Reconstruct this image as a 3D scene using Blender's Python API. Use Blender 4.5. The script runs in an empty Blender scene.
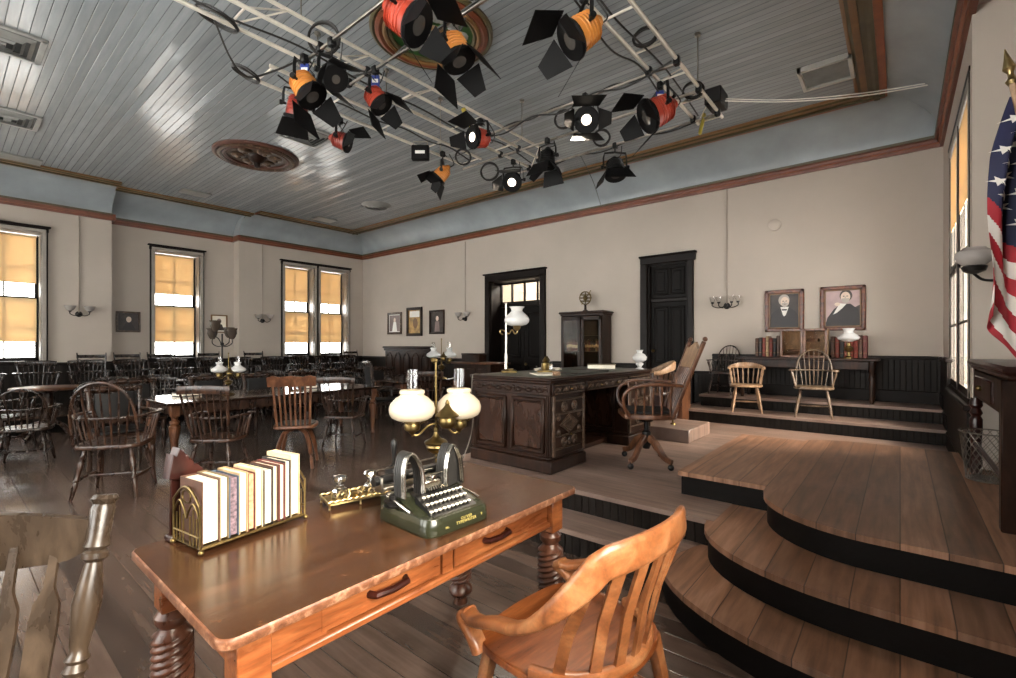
import bpy, bmesh, math, random
from mathutils import Vector, Matrix, Euler
PI = math.pi
rnd = random.Random(7)
SC = bpy.context.scene
COL = SC.collection
def V(*a): return Vector(a)
def R(d): return math.radians(d)

# ------------------------------------------------------------------ materials
def lin(h):
    h = h.lstrip('#')
    out = []
    for i in (0, 2, 4):
        c = int(h[i:i+2], 16) / 255
        out.append(c / 12.92 if c <= .04045 else ((c + .055) / 1.055) ** 2.4)
    return (*out, 1)
class NT:
    def __init__(s, name):
        s.m = bpy.data.materials.new(name); s.m.use_nodes = True
        s.t = s.m.node_tree; s.t.nodes.clear()
        s.out = s.n('ShaderNodeOutputMaterial')
    def n(s, ty, **kw):
        nd = s.t.nodes.new(ty)
        for k, v in kw.items(): setattr(nd, k, v)
        return nd
    def l(s, a, b): s.t.links.new(a, b)
    def bsdf(s, col='#808080', rough=.5, metal=0, spec=.5, **kw):
        b = s.n('ShaderNodeBsdfPrincipled')
        b.inputs['Base Color'].default_value = lin(col) if isinstance(col, str) else col
        b.inputs['Roughness'].default_value = rough
        b.inputs['Metallic'].default_value = metal
        b.inputs['Specular IOR Level'].default_value = spec
        for k, v in kw.items(): b.inputs[k].default_value = v
        s.l(b.outputs[0], s.out.inputs['Surface'])
        return b
    def coords(s, scale=(1, 1, 1), rot=(0, 0, 0), kind='Object'):
        tc = s.n('ShaderNodeTexCoord'); mp = s.n('ShaderNodeMapping')
        mp.inputs['Scale'].default_value = scale; mp.inputs['Rotation'].default_value = rot
        s.l(tc.outputs[kind], mp.inputs['Vector'])
        return mp.outputs[0]
    def noise(s, vec, scale=5, detail=4, rough=.55, dist=0):
        n = s.n('ShaderNodeTexNoise')
        n.inputs['Scale'].default_value = scale; n.inputs['Detail'].default_value = detail
        n.inputs['Roughness'].default_value = rough; n.inputs['Distortion'].default_value = dist
        s.l(vec, n.inputs['Vector'])
        return n.outputs['Fac']
    def ramp(s, fac, stops):
        r = s.n('ShaderNodeValToRGB'); e = r.color_ramp.elements
        while len(e) < len(stops): e.new(.5)
        for k, (p, c) in enumerate(stops):
            e[k].position = p; e[k].color = lin(c) if isinstance(c, str) else c
        s.l(fac, r.inputs[0])
        return r.outputs['Color']
    def math(s, op, a, b=None, c=None):
        m = s.n('ShaderNodeMath', operation=op)
        for k, x in enumerate((a, b, c)):
            if x is None: continue
            if isinstance(x, (int, float)): m.inputs[k].default_value = x
            else: s.l(x, m.inputs[k])
        return m.outputs[0]
    def mix(s, fac, a, b, mode='MIX'):
        m = s.n('ShaderNodeMix', data_type='RGBA', blend_type=mode)
        if isinstance(fac, (int, float)): m.inputs[0].default_value = fac
        else: s.l(fac, m.inputs[0])
        for k, x in ((6, a), (7, b)):
            if isinstance(x, str): m.inputs[k].default_value = lin(x)
            elif isinstance(x, tuple): m.inputs[k].default_value = x
            else: s.l(x, m.inputs[k])
        return m.outputs[2]
    def bump(s, b, h, strength=.3, dist=.01):
        n = s.n('ShaderNodeBump'); n.inputs['Strength'].default_value = strength
        n.inputs['Distance'].default_value = dist
        s.l(h, n.inputs['Height']); s.l(n.outputs[0], b.inputs['Normal'])

def wood(name, dark, mid, light, grain=(1, 12, 12), scale=2.2, rough=.35, bump=.12, wear=None, spec=.4):
    t = NT(name); b = t.bsdf(mid, rough, 0, spec)
    v = t.coords(grain)
    f = t.noise(v, scale, 6, .6, .6)
    c = t.ramp(f, [(.28, dark), (.5, mid), (.74, light)])
    f2 = t.noise(t.coords(tuple(g * 6 for g in grain)), scale * 1.5, 3)
    c = t.mix(.35, c, t.ramp(f2, [(.35, dark), (.65, light)]), 'OVERLAY')
    if wear:
        f3 = t.noise(t.coords((1, 1, 1)), 9, 5, .65)
        c = t.mix(t.ramp(f3, [(.60, '#000000'), (.74, '#909090')]), c, wear)
    t.l(c, b.inputs['Base Color'])
    t.bump(b, f2, bump, .004)
    r = t.n('ShaderNodeMapRange'); r.inputs[3].default_value = rough * .75; r.inputs[4].default_value = rough * 1.35
    t.l(f, r.inputs[0]); t.l(r.outputs[0], b.inputs['Roughness'])
    return t.m
def plain(name, col, rough=.5, metal=0, vary=.12, scale=6, bump=0, spec=.5):
    t = NT(name); b = t.bsdf(col, rough, metal, spec)
    f = t.noise(t.coords(), scale, 4)
    base = lin(col)
    lo = tuple(x * (1 - vary * 2) for x in base[:3]) + (1,); hi = tuple(min(1, x * (1 + vary)) for x in base[:3]) + (1,)
    t.l(t.ramp(f, [(.3, lo), (.7, hi)]), b.inputs['Base Color'])
    if bump: t.bump(b, t.noise(t.coords(), scale * 8, 3), bump, .004)
    return t.m
def glassy(name, tint='#ffffff', gloss=.12, rough=.03, edge=.55):
    t = NT(name)
    tr = t.n('ShaderNodeBsdfTransparent'); tr.inputs[0].default_value = lin(tint)
    g = t.n('ShaderNodeBsdfGlossy'); g.inputs['Roughness'].default_value = rough
    mx = t.n('ShaderNodeMixShader')
    lw = t.n('ShaderNodeLayerWeight'); lw.inputs[0].default_value = .35
    fac = t.math('ADD', t.math('MULTIPLY', lw.outputs['Facing'], edge), gloss)
    t.l(fac, mx.inputs[0]); t.l(tr.outputs[0], mx.inputs[1]); t.l(g.outputs[0], mx.inputs[2])
    t.l(mx.outputs[0], t.out.inputs['Surface'])
    return t.m
def translucent(name, col, amount=.6, col2=None, rough=.3, emit=0):
    t = NT(name)
    b = t.n('ShaderNodeBsdfPrincipled'); b.inputs['Base Color'].default_value = lin(col); b.inputs['Roughness'].default_value = rough
    tl = t.n('ShaderNodeBsdfTranslucent'); tl.inputs[0].default_value = lin(col2 or col)
    mx = t.n('ShaderNodeMixShader'); mx.inputs[0].default_value = amount
    t.l(b.outputs[0], mx.inputs[1]); t.l(tl.outputs[0], mx.inputs[2]); t.l(mx.outputs[0], t.out.inputs['Surface'])
    if emit:
        b.inputs['Emission Color'].default_value = lin(col); b.inputs['Emission Strength'].default_value = emit
    return t.m
def emission(name, col, strength):
    t = NT(name); e = t.n('ShaderNodeEmission'); e.inputs[0].default_value = lin(col); e.inputs[1].default_value = strength
    t.l(e.outputs[0], t.out.inputs['Surface'])
    return t.m

def boards(name, cols, width=.09, along='X', rough=.35, groove=.08, gdark='#15110f', tilt=.0, endlen=3.0, bump=.5, wear=None, vec=None, spec=.5, grainy=.5, dist=.006, detail=6):
    """planks laid along an axis, with a groove between neighbours and a tone of its own per board"""
    t = NT(name); b = t.bsdf(cols[1], rough, spec=spec)
    tc = t.n('ShaderNodeTexCoord'); sx = t.n('ShaderNodeSeparateXYZ'); t.l(tc.outputs['Object'], sx.inputs[0])
    ax = {'X': ('X', 'Y'), 'Y': ('Y', 'X'), 'ZX': ('Z', 'X'), 'ZY': ('Z', 'Y')}[along]
    L, A = sx.outputs[ax[0]], sx.outputs[ax[1]]
    q = t.math('DIVIDE', A, width)
    idx = t.math('FLOOR', q); fr = t.math('FRACT', q)
    wn = t.n('ShaderNodeTexWhiteNoise', noise_dimensions='1D'); t.l(idx, wn.inputs['W'])
    # grain stretched along the board, shifted per board
    cb = t.n('ShaderNodeCombineXYZ')
    t.l(t.math('ADD', t.math('MULTIPLY', L, .8), t.math('MULTIPLY', wn.outputs[0], 17.)), cb.inputs[0])
    t.l(t.math('MULTIPLY', A, 9.), cb.inputs[1])
    f = t.noise(cb.outputs[0], 2.5, detail, .55, .3)
    base = t.ramp(f, [(.25, cols[0]), (.5, cols[1]), (.78, cols[2])])
    tone = t.ramp(wn.outputs[0], [(0, '#8a8a8a'), (1, '#ffffff')])
    col = t.mix(grainy, base, t.mix(1, base, tone, 'MULTIPLY'))
    if wear:
        fw = t.noise(t.coords((1, 1, 1)), 1.7, 6, .68)
        col = t.mix(t.ramp(fw, [(.48, '#000000'), (.72, '#8a8a8a')]), col, wear)
    edge = t.math('MINIMUM', fr, t.math('SUBTRACT', 1., fr))
    g = t.math('SMOOTH_MIN', t.math('DIVIDE', edge, groove), 1., .2)
    gc = t.math('MINIMUM', t.math('MULTIPLY', g, 1.2), 1.)
    col = t.mix(gc, gdark, col)
    t.l(col, b.inputs['Base Color'])
    h = t.math('ADD', t.math('MULTIPLY', g, 1.), t.math('MULTIPLY', f, .07))
    if tilt:
        h = t.math('ADD', h, t.math('MULTIPLY', t.math('MULTIPLY', fr, t.math('SUBTRACT', wn.outputs[0], .5)), tilt))
        lo = t.noise(t.coords((1.2, 1.2, 1.2)), 1.6, 2)
        h = t.math('ADD', h, t.math('MULTIPLY', lo, tilt * 1.2))
    t.bump(b, h, bump, dist)
    rr = t.n('ShaderNodeMapRange'); rr.inputs[3].default_value = rough * .85; rr.inputs[4].default_value = rough * 1.2
    t.l(f, rr.inputs[0]); t.l(rr.outputs[0], b.inputs['Roughness'])
    return t.m

MT = {}
MT['wall'] = plain('painted_plaster', '#b3a79b', .75, vary=.03, scale=1.2, bump=.05)
MT['ceiling'] = boards('blue_grey_ceiling_boards', ('#82868a', '#8b8f91', '#969899'), .085, 'X', .20, .06, '#4c4f50', tilt=2.6, bump=.6, grainy=.22, dist=.006, spec=.55)
MT['coveY'] = boards('blue_grey_cove_boards_along_y', ('#7e8689', '#868d90', '#8f9698'), .085, 'ZY', .30, .0001, '#6b7a85', tilt=.2, bump=.25, grainy=.3)
MT['cove'] = plain('blue_grey_cove_paint', '#949a9d', .32, vary=.08, scale=2, bump=.05)
MT['floor'] = boards('dark_worn_floor_boards', ('#43352c', '#534239', '#645247'), .13, 'X', .22, .03, '#120c09', tilt=.45, bump=.28, wear='#6f5e53', grainy=.75, spec=.55, detail=3)
MT['tread'] = boards('worn_platform_boards', ('#5e402d', '#93694f'[:7], '#b88e75'), .17, 'Y', .42, .026, '#0b0705', bump=.22, wear='#957565', grainy=.8, spec=.35)
MT['platform'] = boards('worn_grey_platform_boards', ('#665045', '#897064', '#a58c7e'), .14, 'X', .40, .02, '#2a1f1a', bump=.3, wear='#a3948a', grainy=.5)
MT['riser'] = plain('black_brown_paint', '#0c0806', .6, vary=.15, scale=5, spec=.12)
MT['bead'] = boards('dark_beadboard', ('#130f0c', '#1b1511', '#241c17'), .06, 'ZX', .4, .10, '#050403', bump=.6, grainy=.4, spec=.14)
MT['beadY'] = boards('dark_beadboard_y', ('#130f0c', '#1b1511', '#241c17'), .06, 'ZY', .4, .10, '#050403', bump=.6, grainy=.4, spec=.14)
MT['trimdark'] = plain('dark_brown_trim_paint', '#17100d', .42, vary=.2, scale=4, spec=.14)
MT['jamb'] = plain('grey_jamb_paint', '#958c83', .35, vary=.08)
MT['door'] = wood('dark_door_wood', '#0b0807', '#130e0b', '#1f1712', (9, 9, 1), 2, .5, spec=.12)
MT['crown_red'] = plain('red_brown_moulding', '#6b3823', .4, vary=.12)
MT['crown_olive'] = plain('olive_moulding', '#4a4026', .42, vary=.12)
MT['crown_gold'] = plain('gold_ochre_moulding', '#6e4d29', .42, vary=.12)
MT['crown_orange'] = plain('orange_brown_moulding', '#8a4c2c', .42, vary=.12)
MT['green'] = plain('dark_green_paint', '#26481f', .45, vary=.12)
MT['oak'] = wood('golden_oak', '#562e18', '#7d4a29', '#a06a40', (8, 1, 8), 2.4, .28, .1, wear='#b98155')
MT['oaktop'] = wood('oak_tabletop', '#3a2214', '#48301f', '#5c3c28', (9, 1, 9), 2.2, .20, .08, wear='#8a5a34')
MT['oakleg'] = wood('dark_turned_oak', '#301a11', '#553425', '#7f5843', (5, 5, 2), 3, .28)
MT['oakchair'] = wood('orange_oak', '#5f3820', '#885835', '#a87c55', (3, 3, 3), 3.2, .30, .1, wear='#c99264')
MT['oakseat'] = wood('brown_oak_seat', '#4a250f', '#74411f', '#9a6236', (1, 6, 6), 2.4, .30, .1)
MT['oakedge'] = wood('worn_oak_edge', '#4a2c1c', '#6f4a34', '#a9866c', (8, 8, 8), 4, .4)
MT['walnut'] = wood('dark_walnut', '#1a0f09', '#2c1a11', '#452c1e', (5, 5, 1.2), 2.5, .34, spec=.22)
MT['walnutpanel'] = wood('red_walnut_panel', '#26140b', '#382013', '#4a2c1b', (3, 3, 1), 2, .26)
MT['carved'] = wood('grey_carved_walnut', '#2a1e17', '#544234', '#86705e', (4, 4, 4), 5, .30, .2)
MT['chair_dark'] = wood('near_black_chair_wood', '#140d0a', '#281b14', '#433025', (5, 5, 2), 3, .26)
MT['chair_brown'] = wood('brown_chair_wood', '#1c110b', '#342117', '#573b2a', (5, 5, 2), 3, .27)
MT['chair_mid'] = wood('warm_brown_chair_wood', '#3b2114', '#63402b', '#8d664b', (5, 5, 2), 3, .30)
MT['chair_tan'] = wood('tan_chair_wood', '#6f5844', '#9c8066', '#c2a78c', (5, 5, 2), 3, .34)
MT['chair_grey'] = wood('grey_brown_chair_wood', '#40342b', '#6a5847', '#958370', (5, 5, 2), 3, .33)
MT['chair_olive'] = wood('grey_olive_chair_wood', '#261d16', '#3a2f25', '#524437', (6, 6, 2), 3, .27)
MT['leather'] = plain('black_leather', '#121010', .42, vary=.15, scale=9, bump=.25, spec=.2)
MT['brass'] = plain('aged_brass', '#75633f', .36, 1, vary=.2, scale=14)
MT['brassbright'] = plain('bright_brass', '#b39c6c', .32, 1, vary=.18, scale=14)
MT['iron'] = plain('dark_iron', '#1f1c1b', .4, .6, vary=.15)
MT['steel'] = plain('bare_steel', '#9d968c', .28, 1, vary=.15, scale=10)
MT['alu'] = plain('truss_aluminium', '#cfc7ba', .38, .35, vary=.08, scale=8)
MT['nickel'] = plain('nickel', '#b9b4ab', .22, 1, vary=.12, scale=10)
MT['blackmetal'] = plain('black_metal', '#0e0d0d', .42, .3, vary=.2)
MT['blackflag'] = plain('black_barn_door_paint', '#0b0909', .6, .0, vary=.2, spec=.15)
MT['lampred'] = plain('red_lamp_enamel', '#a83c28', .36, vary=.12)
MT['lampdred'] = plain('dark_red_lamp_enamel', '#7e2a1e', .4, vary=.12)
MT['lamporange'] = plain('orange_lamp_enamel', '#c07a35', .38, vary=.12)
MT['blue'] = plain('blue_tag_plastic', '#24357e', .4, vary=.1)
MT['white'] = plain('white_paint', '#e3dfd8', .5, vary=.04)
MT['cable'] = plain('black_cable', '#17130f', .5, vary=.2)
MT['yellow'] = plain('yellow_strap', '#a8973a', .5, vary=.1)
MT['lens_on'] = emission('lit_lamp_lens', '#fff0d8', 3.0)
MT['lens'] = plain('lamp_lens', '#5a5550', .12, .4, vary=.1)
MT['opal'] = translucent('opal_glass', '#cfc2ac', .25, rough=.2)
MT['milk'] = translucent('milk_glass', '#dcdad8', .25, rough=.2)
MT['glass'] = glassy('clear_glass')
MT['pane'] = glassy('window_pane', '#f4f6f6', .03)
MT['cabglass'] = glassy('cabinet_glass', '#efe8de', .0, .05, .05)
MT['crystal'] = glassy('cut_crystal', '#f0ece2', .5, .12)
MT['shade'] = translucent('amber_roller_shade', '#e2c69a', .20, '#f3dcb4', .8)
MT['page'] = boards('book_page_edges', ('#c2b8a2', '#d6ccb6', '#e4dac6'), .0022, 'ZY', .75, .25, '#b8ad98', bump=.25, grainy=.3)
MT['marbled'] = plain('marbled_page_edge', '#6d5a62', .7, vary=.4, scale=90)
MT['tanedge'] = plain('tan_page_edge', '#b08f6c', .7, vary=.25, scale=60)
for k, c in {'bk_brown': '#4a2d1e', 'bk_tan': '#a58a66', 'bk_blue': '#3a4a5a', 'bk_maroon': '#5b2420', 'bk_black': '#221c1a', 'bk_olive': '#6a5a3e', 'bk_cream': '#c2ad88', 'bk_red': '#7c2f20'}.items():
    MT[k] = plain(k.replace('bk_', 'book_cloth_'), c, .6, vary=.15, scale=20, bump=.1)
MT['typegreen'] = plain('olive_green_enamel', '#24261a', .2, vary=.1, scale=5)
MT['key'] = plain('ivory_key_tops', '#ebe4d2', .35, vary=.05)
MT['typebar'] = plain('grey_typebar_steel', '#1c1a18', .5, 0, vary=.2)
MT['gilt'] = plain('gilt_lettering', '#c7b46a', .4, .3, vary=.05)
MT['mahog'] = wood('red_mahogany', '#1c0a07', '#30130d', '#481e15', (4, 4, 1.5), 3, .3)
MT['blotter'] = plain('green_leather_blotter', '#262d23', .45, vary=.12, scale=5, bump=.1)
MT['paper'] = plain('paper', '#e8e0d0', .7, vary=.04)
MT['flagred'] = plain('flag_red_cloth', '#a81f2c', .7, vary=.12, scale=5)
MT['flagwhite'] = plain('flag_white_cloth', '#e6dfd6', .7, vary=.06, scale=5)
MT['flagblue'] = plain('flag_navy_cloth', '#1b1d3f', .7, vary=.12, scale=5)
MT['pframe'] = wood('red_brown_picture_frame', '#3c1a0e', '#6a3319', '#93532c', (4, 4, 4), 4, .3)
MT['ventgrey'] = plain('grey_vent_paint', '#8b8a86', .4, .2, vary=.1)
MT['ventdark'] = plain('vent_dark_backing', '#3a3a39', .6, vary=.1)  # dark plate behind the louvres
MT['wire'] = plain('grey_wire', '#7b746b', .4, .8, vary=.1)
MT['goldreflect'] = plain('amber_mirror_reflection', '#b08a4a', .4, vary=.35, scale=6)  # golden reflection of the framed mirror, put in as colour
MT['sepia'] = plain('sepia_photo_ground', '#7c6a66', .5, vary=.15, scale=5)
MT['sepiadark'] = plain('dark_photo_ground', '#3a302d', .5, vary=.3, scale=7)
MT['skin'] = plain('photo_skin_tone', '#d8c2b0', .5, vary=.06)
MT['hair'] = plain('photo_grey_hair', '#b0a49a', .5, vary=.1)
MT['suit'] = plain('photo_dark_suit', '#241c1d', .5, vary=.15)
MT['lilac'] = plain('photo_pink_ground', '#b59a98', .5, vary=.15, scale=4)

# ------------------------------------------------------------------ mesh builder
def frame(d, up=None):
    d = d.normalized(); up = Vector(up) if up is not None else Vector((0, 0, 1))
    if abs(d.dot(up.normalized())) > .985: up = Vector((0, 1, 0)) if abs(d.y) < .9 else Vector((1, 0, 0))
    s = d.cross(up).normalized(); u = s.cross(d).normalized()
    return s, u
class MB:
    def __init__(s): s.v = []; s.f = []; s.m = []
    def add(s, vs, fs, mat=0, M=None):
        o = len(s.v)
        s.v += [(M @ Vector(p)) if M is not None else Vector(p) for p in vs]
        s.f += [tuple(i + o for i in f) for f in fs]; s.m += [mat] * len(fs)
        return s
    def box(s, c, d, bev=0, mat=0, M=None):
        x, y, z = d[0] / 2, d[1] / 2, d[2] / 2
        b = min(bev, x * .9, y * .9, z * .9)
        T = Matrix.Translation(c)
        if M is not None: T = M @ T
        if b <= 0:
            vs = [(i, j, k) for i in (-x, x) for j in (-y, y) for k in (-z, z)]
            return s.add(vs, [(0, 1, 3, 2), (4, 6, 7, 5), (0, 4, 5, 1), (2, 3, 7, 6), (0, 2, 6, 4), (1, 5, 7, 3)], mat, T)
        vs = []; ix = {}
        for i in (-1, 1):
            for j in (-1, 1):
                for k in (-1, 1):
                    for a in range(3):
                        p = [i * (x - b), j * (y - b), k * (z - b)]; p[a] = (i, j, k)[a] * (x, y, z)[a]
                        ix[i, j, k, a] = len(vs); vs.append(p)
        fs = []
        def q(*ks):
            pts = [Vector(vs[k]) for k in ks]; n = (pts[1] - pts[0]).cross(pts[2] - pts[1]); ctr = sum(pts, Vector()) / len(pts)
            fs.append(tuple(ks) if n.dot(ctr) > 0 else tuple(reversed(ks)))
        for e in (-1, 1):
            q(ix[e, -1, -1, 0], ix[e, 1, -1, 0], ix[e, 1, 1, 0], ix[e, -1, 1, 0])
            q(ix[-1, e, -1, 1], ix[1, e, -1, 1], ix[1, e, 1, 1], ix[-1, e, 1, 1])
            q(ix[-1, -1, e, 2], ix[1, -1, e, 2], ix[1, 1, e, 2], ix[-1, 1, e, 2])
            for g in (-1, 1):
                q(ix[e, g, -1, 0], ix[e, g, 1, 0], ix[e, g, 1, 1], ix[e, g, -1, 1])
                q(ix[e, -1, g, 0], ix[e, 1, g, 0], ix[e, 1, g, 2], ix[e, -1, g, 2])
                q(ix[-1, e, g, 1], ix[1, e, g, 1], ix[1, e, g, 2], ix[-1, e, g, 2])
                for h in (-1, 1): q(ix[e, g, h, 0], ix[e, g, h, 1], ix[e, g, h, 2])
        return s.add(vs, fs, mat, T)
    def turned(s, p0, p1, prof, seg=12, mat=0, twist=None):
        """a lathe turned between two points; prof = [(t, radius)]; twist = (t0, t1, turns, ridges, depth)"""
        p0 = Vector(p0); p1 = Vector(p1); d = p1 - p0
        a, b = frame(d)
        vs = []; fs = []
        for t, r in prof:
            for k in range(seg):
                an = 2 * PI * k / seg; rr = r
                if twist and twist[0] <= t <= twist[1]:
                    ph = (t - twist[0]) / (twist[1] - twist[0]) * twist[2] * 2 * PI
                    rr = r + twist[4] * (abs(math.sin((an * twist[3] + ph) / 2)) - .6)
                vs.append(p0 + d * t + (a * math.cos(an) + b * math.sin(an)) * rr)
        n = len(prof)
        for i in range(n - 1):
            for k in range(seg):
                k2 = (k + 1) % seg
                fs.append((i * seg + k, i * seg + k2, (i + 1) * seg + k2, (i + 1) * seg + k))
        fs.append(tuple(reversed(range(seg)))); fs.append(tuple(range((n - 1) * seg, n * seg)))
        # orientation: side a,b with d = a x b up to sign
        if a.cross(b).dot(d) < 0: fs = [tuple(reversed(f)) for f in fs]
        return s.add(vs, fs, mat)
    def lathe(s, prof, at=(0, 0, 0), seg=20, mat=0):
        z0 = prof[0][1]; vs = []; fs = []; at = Vector(at)
        for r, z in prof:
            for k in range(seg):
                an = 2 * PI * k / seg
                vs.append(at + Vector((r * math.cos(an), r * math.sin(an), z)))
        n = len(prof)
        for i in range(n - 1):
            for k in range(seg):
                k2 = (k + 1) % seg
                fs.append((i * seg + k, i * seg + k2, (i + 1) * seg + k2, (i + 1) * seg + k))
        if prof[0][0] > 1e-4: fs.append(tuple(reversed(range(seg))))
        if prof[-1][0] > 1e-4: fs.append(tuple(range((n - 1) * seg, n * seg)))
        return s.add(vs, fs, mat)
    def shell(s, prof, at=(0, 0, 0), seg=20, mat=0):   # lathe without end caps
        n0 = len(s.f); s.lathe(prof, at, seg, mat)
        keep = [(f, m) for f, m in zip(s.f[n0:], s.m[n0:]) if len(f) <= 4]
        s.f = s.f[:n0] + [k[0] for k in keep]; s.m = s.m[:n0] + [k[1] for k in keep]
        return s
    def sweep(s, pts, sec, up=(0, 0, 1), closed=False, scales=None, mat=0, cap=True):
        pts = [Vector(p) for p in pts]; n = len(pts); m = len(sec); vs = []; fs = []
        pu = None
        for i, p in enumerate(pts):
            if closed: t = pts[(i + 1) % n] - pts[i - 1]
            else: t = pts[min(i + 1, n - 1)] - pts[max(i - 1, 0)]
            t.normalize()
            if up is None:
                if pu is None: a, b = frame(t)
                else:
                    b = (pu - t * pu.dot(t)).normalized(); a = t.cross(b).normalized()
                pu = b
            else: a, b = frame(t, up)
            k = scales[i] if scales else 1
            k = k if isinstance(k, tuple) else (k, k)
            vs += [p + a * (x * k[0]) + b * (y * k[1]) for x, y in sec]
        for i in range(n if closed else n - 1):
            for k in range(m):
                k2 = (k + 1) % m; j = (i + 1) % n
                fs.append((i * m + k, j * m + k, j * m + k2, i * m + k2))
        if not closed and cap:
            fs.append(tuple(range(m))); fs.append(tuple(reversed(range((n - 1) * m, n * m))))
        return s.add(vs, fs, mat)
    def tube(s, pts, r=.01, seg=8, closed=False, mat=0):
        sec = [(math.cos(2 * PI * k / seg), math.sin(2 * PI * k / seg)) for k in range(seg)]
        n = len(pts); rs = list(r) if isinstance(r, (list, tuple)) else [r] * n
        return s.sweep(pts, sec, None, closed, rs, mat)
    def prism(s, poly, z0, z1, mat=0, M=None, bev=0, top_mat=None):
        n = len(poly)
        area = sum(poly[i][0] * poly[(i + 1) % n][1] - poly[(i + 1) % n][0] * poly[i][1] for i in range(n))
        if area < 0: poly = list(reversed(poly))
        vs = [(x, y, z0) for x, y in poly]; rings = 1
        if bev:
            c = (sum(p[0] for p in poly) / n, sum(p[1] for p in poly) / n)
            def ins(b):
                o = []
                for x, y in poly:
                    d = math.hypot(x - c[0], y - c[1]) or 1
                    o.append((x - (x - c[0]) / d * b, y - (y - c[1]) / d * b))
                return o
            vs = [(x, y, z0) for x, y in ins(bev * .6)] + [(x, y, z0 + bev * .6) for x, y in poly] + [(x, y, z1 - bev) for x, y in poly] + [(x, y, z1 - bev * .3) for x, y in ins(bev * .35)] + [(x, y, z1) for x, y in ins(bev)]
            rings = 4
        else: vs += [(x, y, z1) for x, y in poly]
        fs = [tuple(reversed(range(n)))]
        for i in range(rings):
            for k in range(n):
                k2 = (k + 1) % n
                fs.append((i * n + k, i * n + k2, (i + 1) * n + k2, (i + 1) * n + k))
        s.add(vs, fs, mat, M)
        return s.add(vs[-n:], [tuple(range(n))], mat if top_mat is None else top_mat, M)
    def ball(s, c, r, seg=14, rings=8, mat=0, sc=(1, 1, 1)):
        c = Vector(c); vs = [c + Vector((0, 0, -r * sc[2]))]; fs = []
        for i in range(1, rings):
            a = -PI / 2 + PI * i / rings
            for k in range(seg):
                b = 2 * PI * k / seg
                vs.append(c + Vector((r * math.cos(a) * math.cos(b) * sc[0], r * math.cos(a) * math.sin(b) * sc[1], r * math.sin(a) * sc[2])))
        vs.append(c + Vector((0, 0, r * sc[2]))); e = len(vs) - 1
        for k in range(seg):
            k2 = (k + 1) % seg
            fs.append((0, 1 + k2, 1 + k)); fs.append((e, e - seg + k, e - seg + k2))
            for i in range(rings - 2):
                a = 1 + i * seg
                fs.append((a + k, a + k2, a + seg + k2, a + seg + k))
        return s.add(vs, fs, mat)
    def grid(s, fn, nu, nv, mat=0, matfn=None):
        o = len(s.v)
        s.v += [Vector(fn(i / nu, j / nv)) for i in range(nu + 1) for j in range(nv + 1)]
        for i in range(nu):
            for j in range(nv):
                a = o + i * (nv + 1) + j
                s.f.append((a, a + nv + 1, a + nv + 2, a + 1)); s.m.append(matfn(i, j) if matfn else mat)
        return s
    def xf(s, M):
        s.v = [M @ p for p in s.v]; return s
    def mesh(s, name, mats, ang=38):
        me = bpy.data.meshes.new(name)
        me.from_pydata([tuple(p) for p in s.v], [], s.f)
        mats = mats if isinstance(mats, (list, tuple)) else [mats]
        for m in mats: me.materials.append(MT[m] if isinstance(m, str) else m)
        me.polygons.foreach_set('material_index', s.m)
        me.validate()
        me.shade_smooth()
        me.set_sharp_from_angle(angle=R(ang))
        me.update()
        return me
    def build(s, name, mats, parent=None, ang=38, loc=None):
        o = bpy.data.objects.new(name, s.mesh(name, mats, ang)); COL.objects.link(o)
        if parent is not None: o.parent = parent
        if loc is not None: o.location = loc
        return o

LABELS = {}
def tag(o, label, cat, group=None, kind=None):
    if label: o['label'] = label
    if cat: o['category'] = cat
    if group: o['group'] = group
    if kind: o['kind'] = kind
    return o
def thing(name, label, cat, loc=(0, 0, 0), rz=0, group=None):
    o = bpy.data.objects.new(name, None); COL.objects.link(o)
    o.empty_display_size = .05; o.location = loc; o.rotation_euler = (0, 0, rz)
    return tag(o, label, cat, group)
def solo(mb, name, mats, label, cat, loc=(0, 0, 0), rz=0, group=None, ang=38):
    o = mb.build(name, mats, None, ang); o.location = loc; o.rotation_euler = (0, 0, rz)
    return tag(o, label, cat, group)
def struct(mb, name, mats, ang=38):
    o = mb.build(name, mats, None, ang); o['kind'] = 'structure'
    return o
def dup(root, loc, rz, label, group=None, scale=None):
    r = root.copy(); COL.objects.link(r); r.location = loc; r.rotation_euler = (0, 0, rz); r['label'] = label
    if group: r['group'] = group
    if scale: r.scale = (scale,) * 3
    for ch in list(root.children):
        c = ch.copy(); COL.objects.link(c); c.parent = r
        for g in list(ch.children):
            d = g.copy(); COL.objects.link(d); d.parent = c
    return r
def arc(c, r, a0, a1, n=12, ry=None):
    ry = ry or r
    return [(c[0] + r * math.cos(R(a0 + (a1 - a0) * i / n)), c[1] + ry * math.sin(R(a0 + (a1 - a0) * i / n))) for i in range(n + 1)]
def lerp(a, b, t): return a + (b - a) * t
def bez(p, n=16):
    p = [Vector(q) for q in p]; out = []
    for i in range(n + 1):
        t = i / n; q = p[:]
        while len(q) > 1: q = [q[k].lerp(q[k + 1], t) for k in range(len(q) - 1)]
        out.append(q[0])
    return out
def spline(p, n=6):   # Catmull-Rom through points
    p = [Vector(q) for q in p]; out = []
    for i in range(len(p) - 1):
        a = p[max(i - 1, 0)]; b = p[i]; c = p[i + 1]; d = p[min(i + 2, len(p) - 1)]
        for k in range(n):
            t = k / n
            out.append(.5 * ((2 * b) + (c - a) * t + (2 * a - 5 * b + 4 * c - d) * t * t + (3 * b - a - 3 * c + d) * t ** 3))
    out.append(p[-1]); return out
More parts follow.
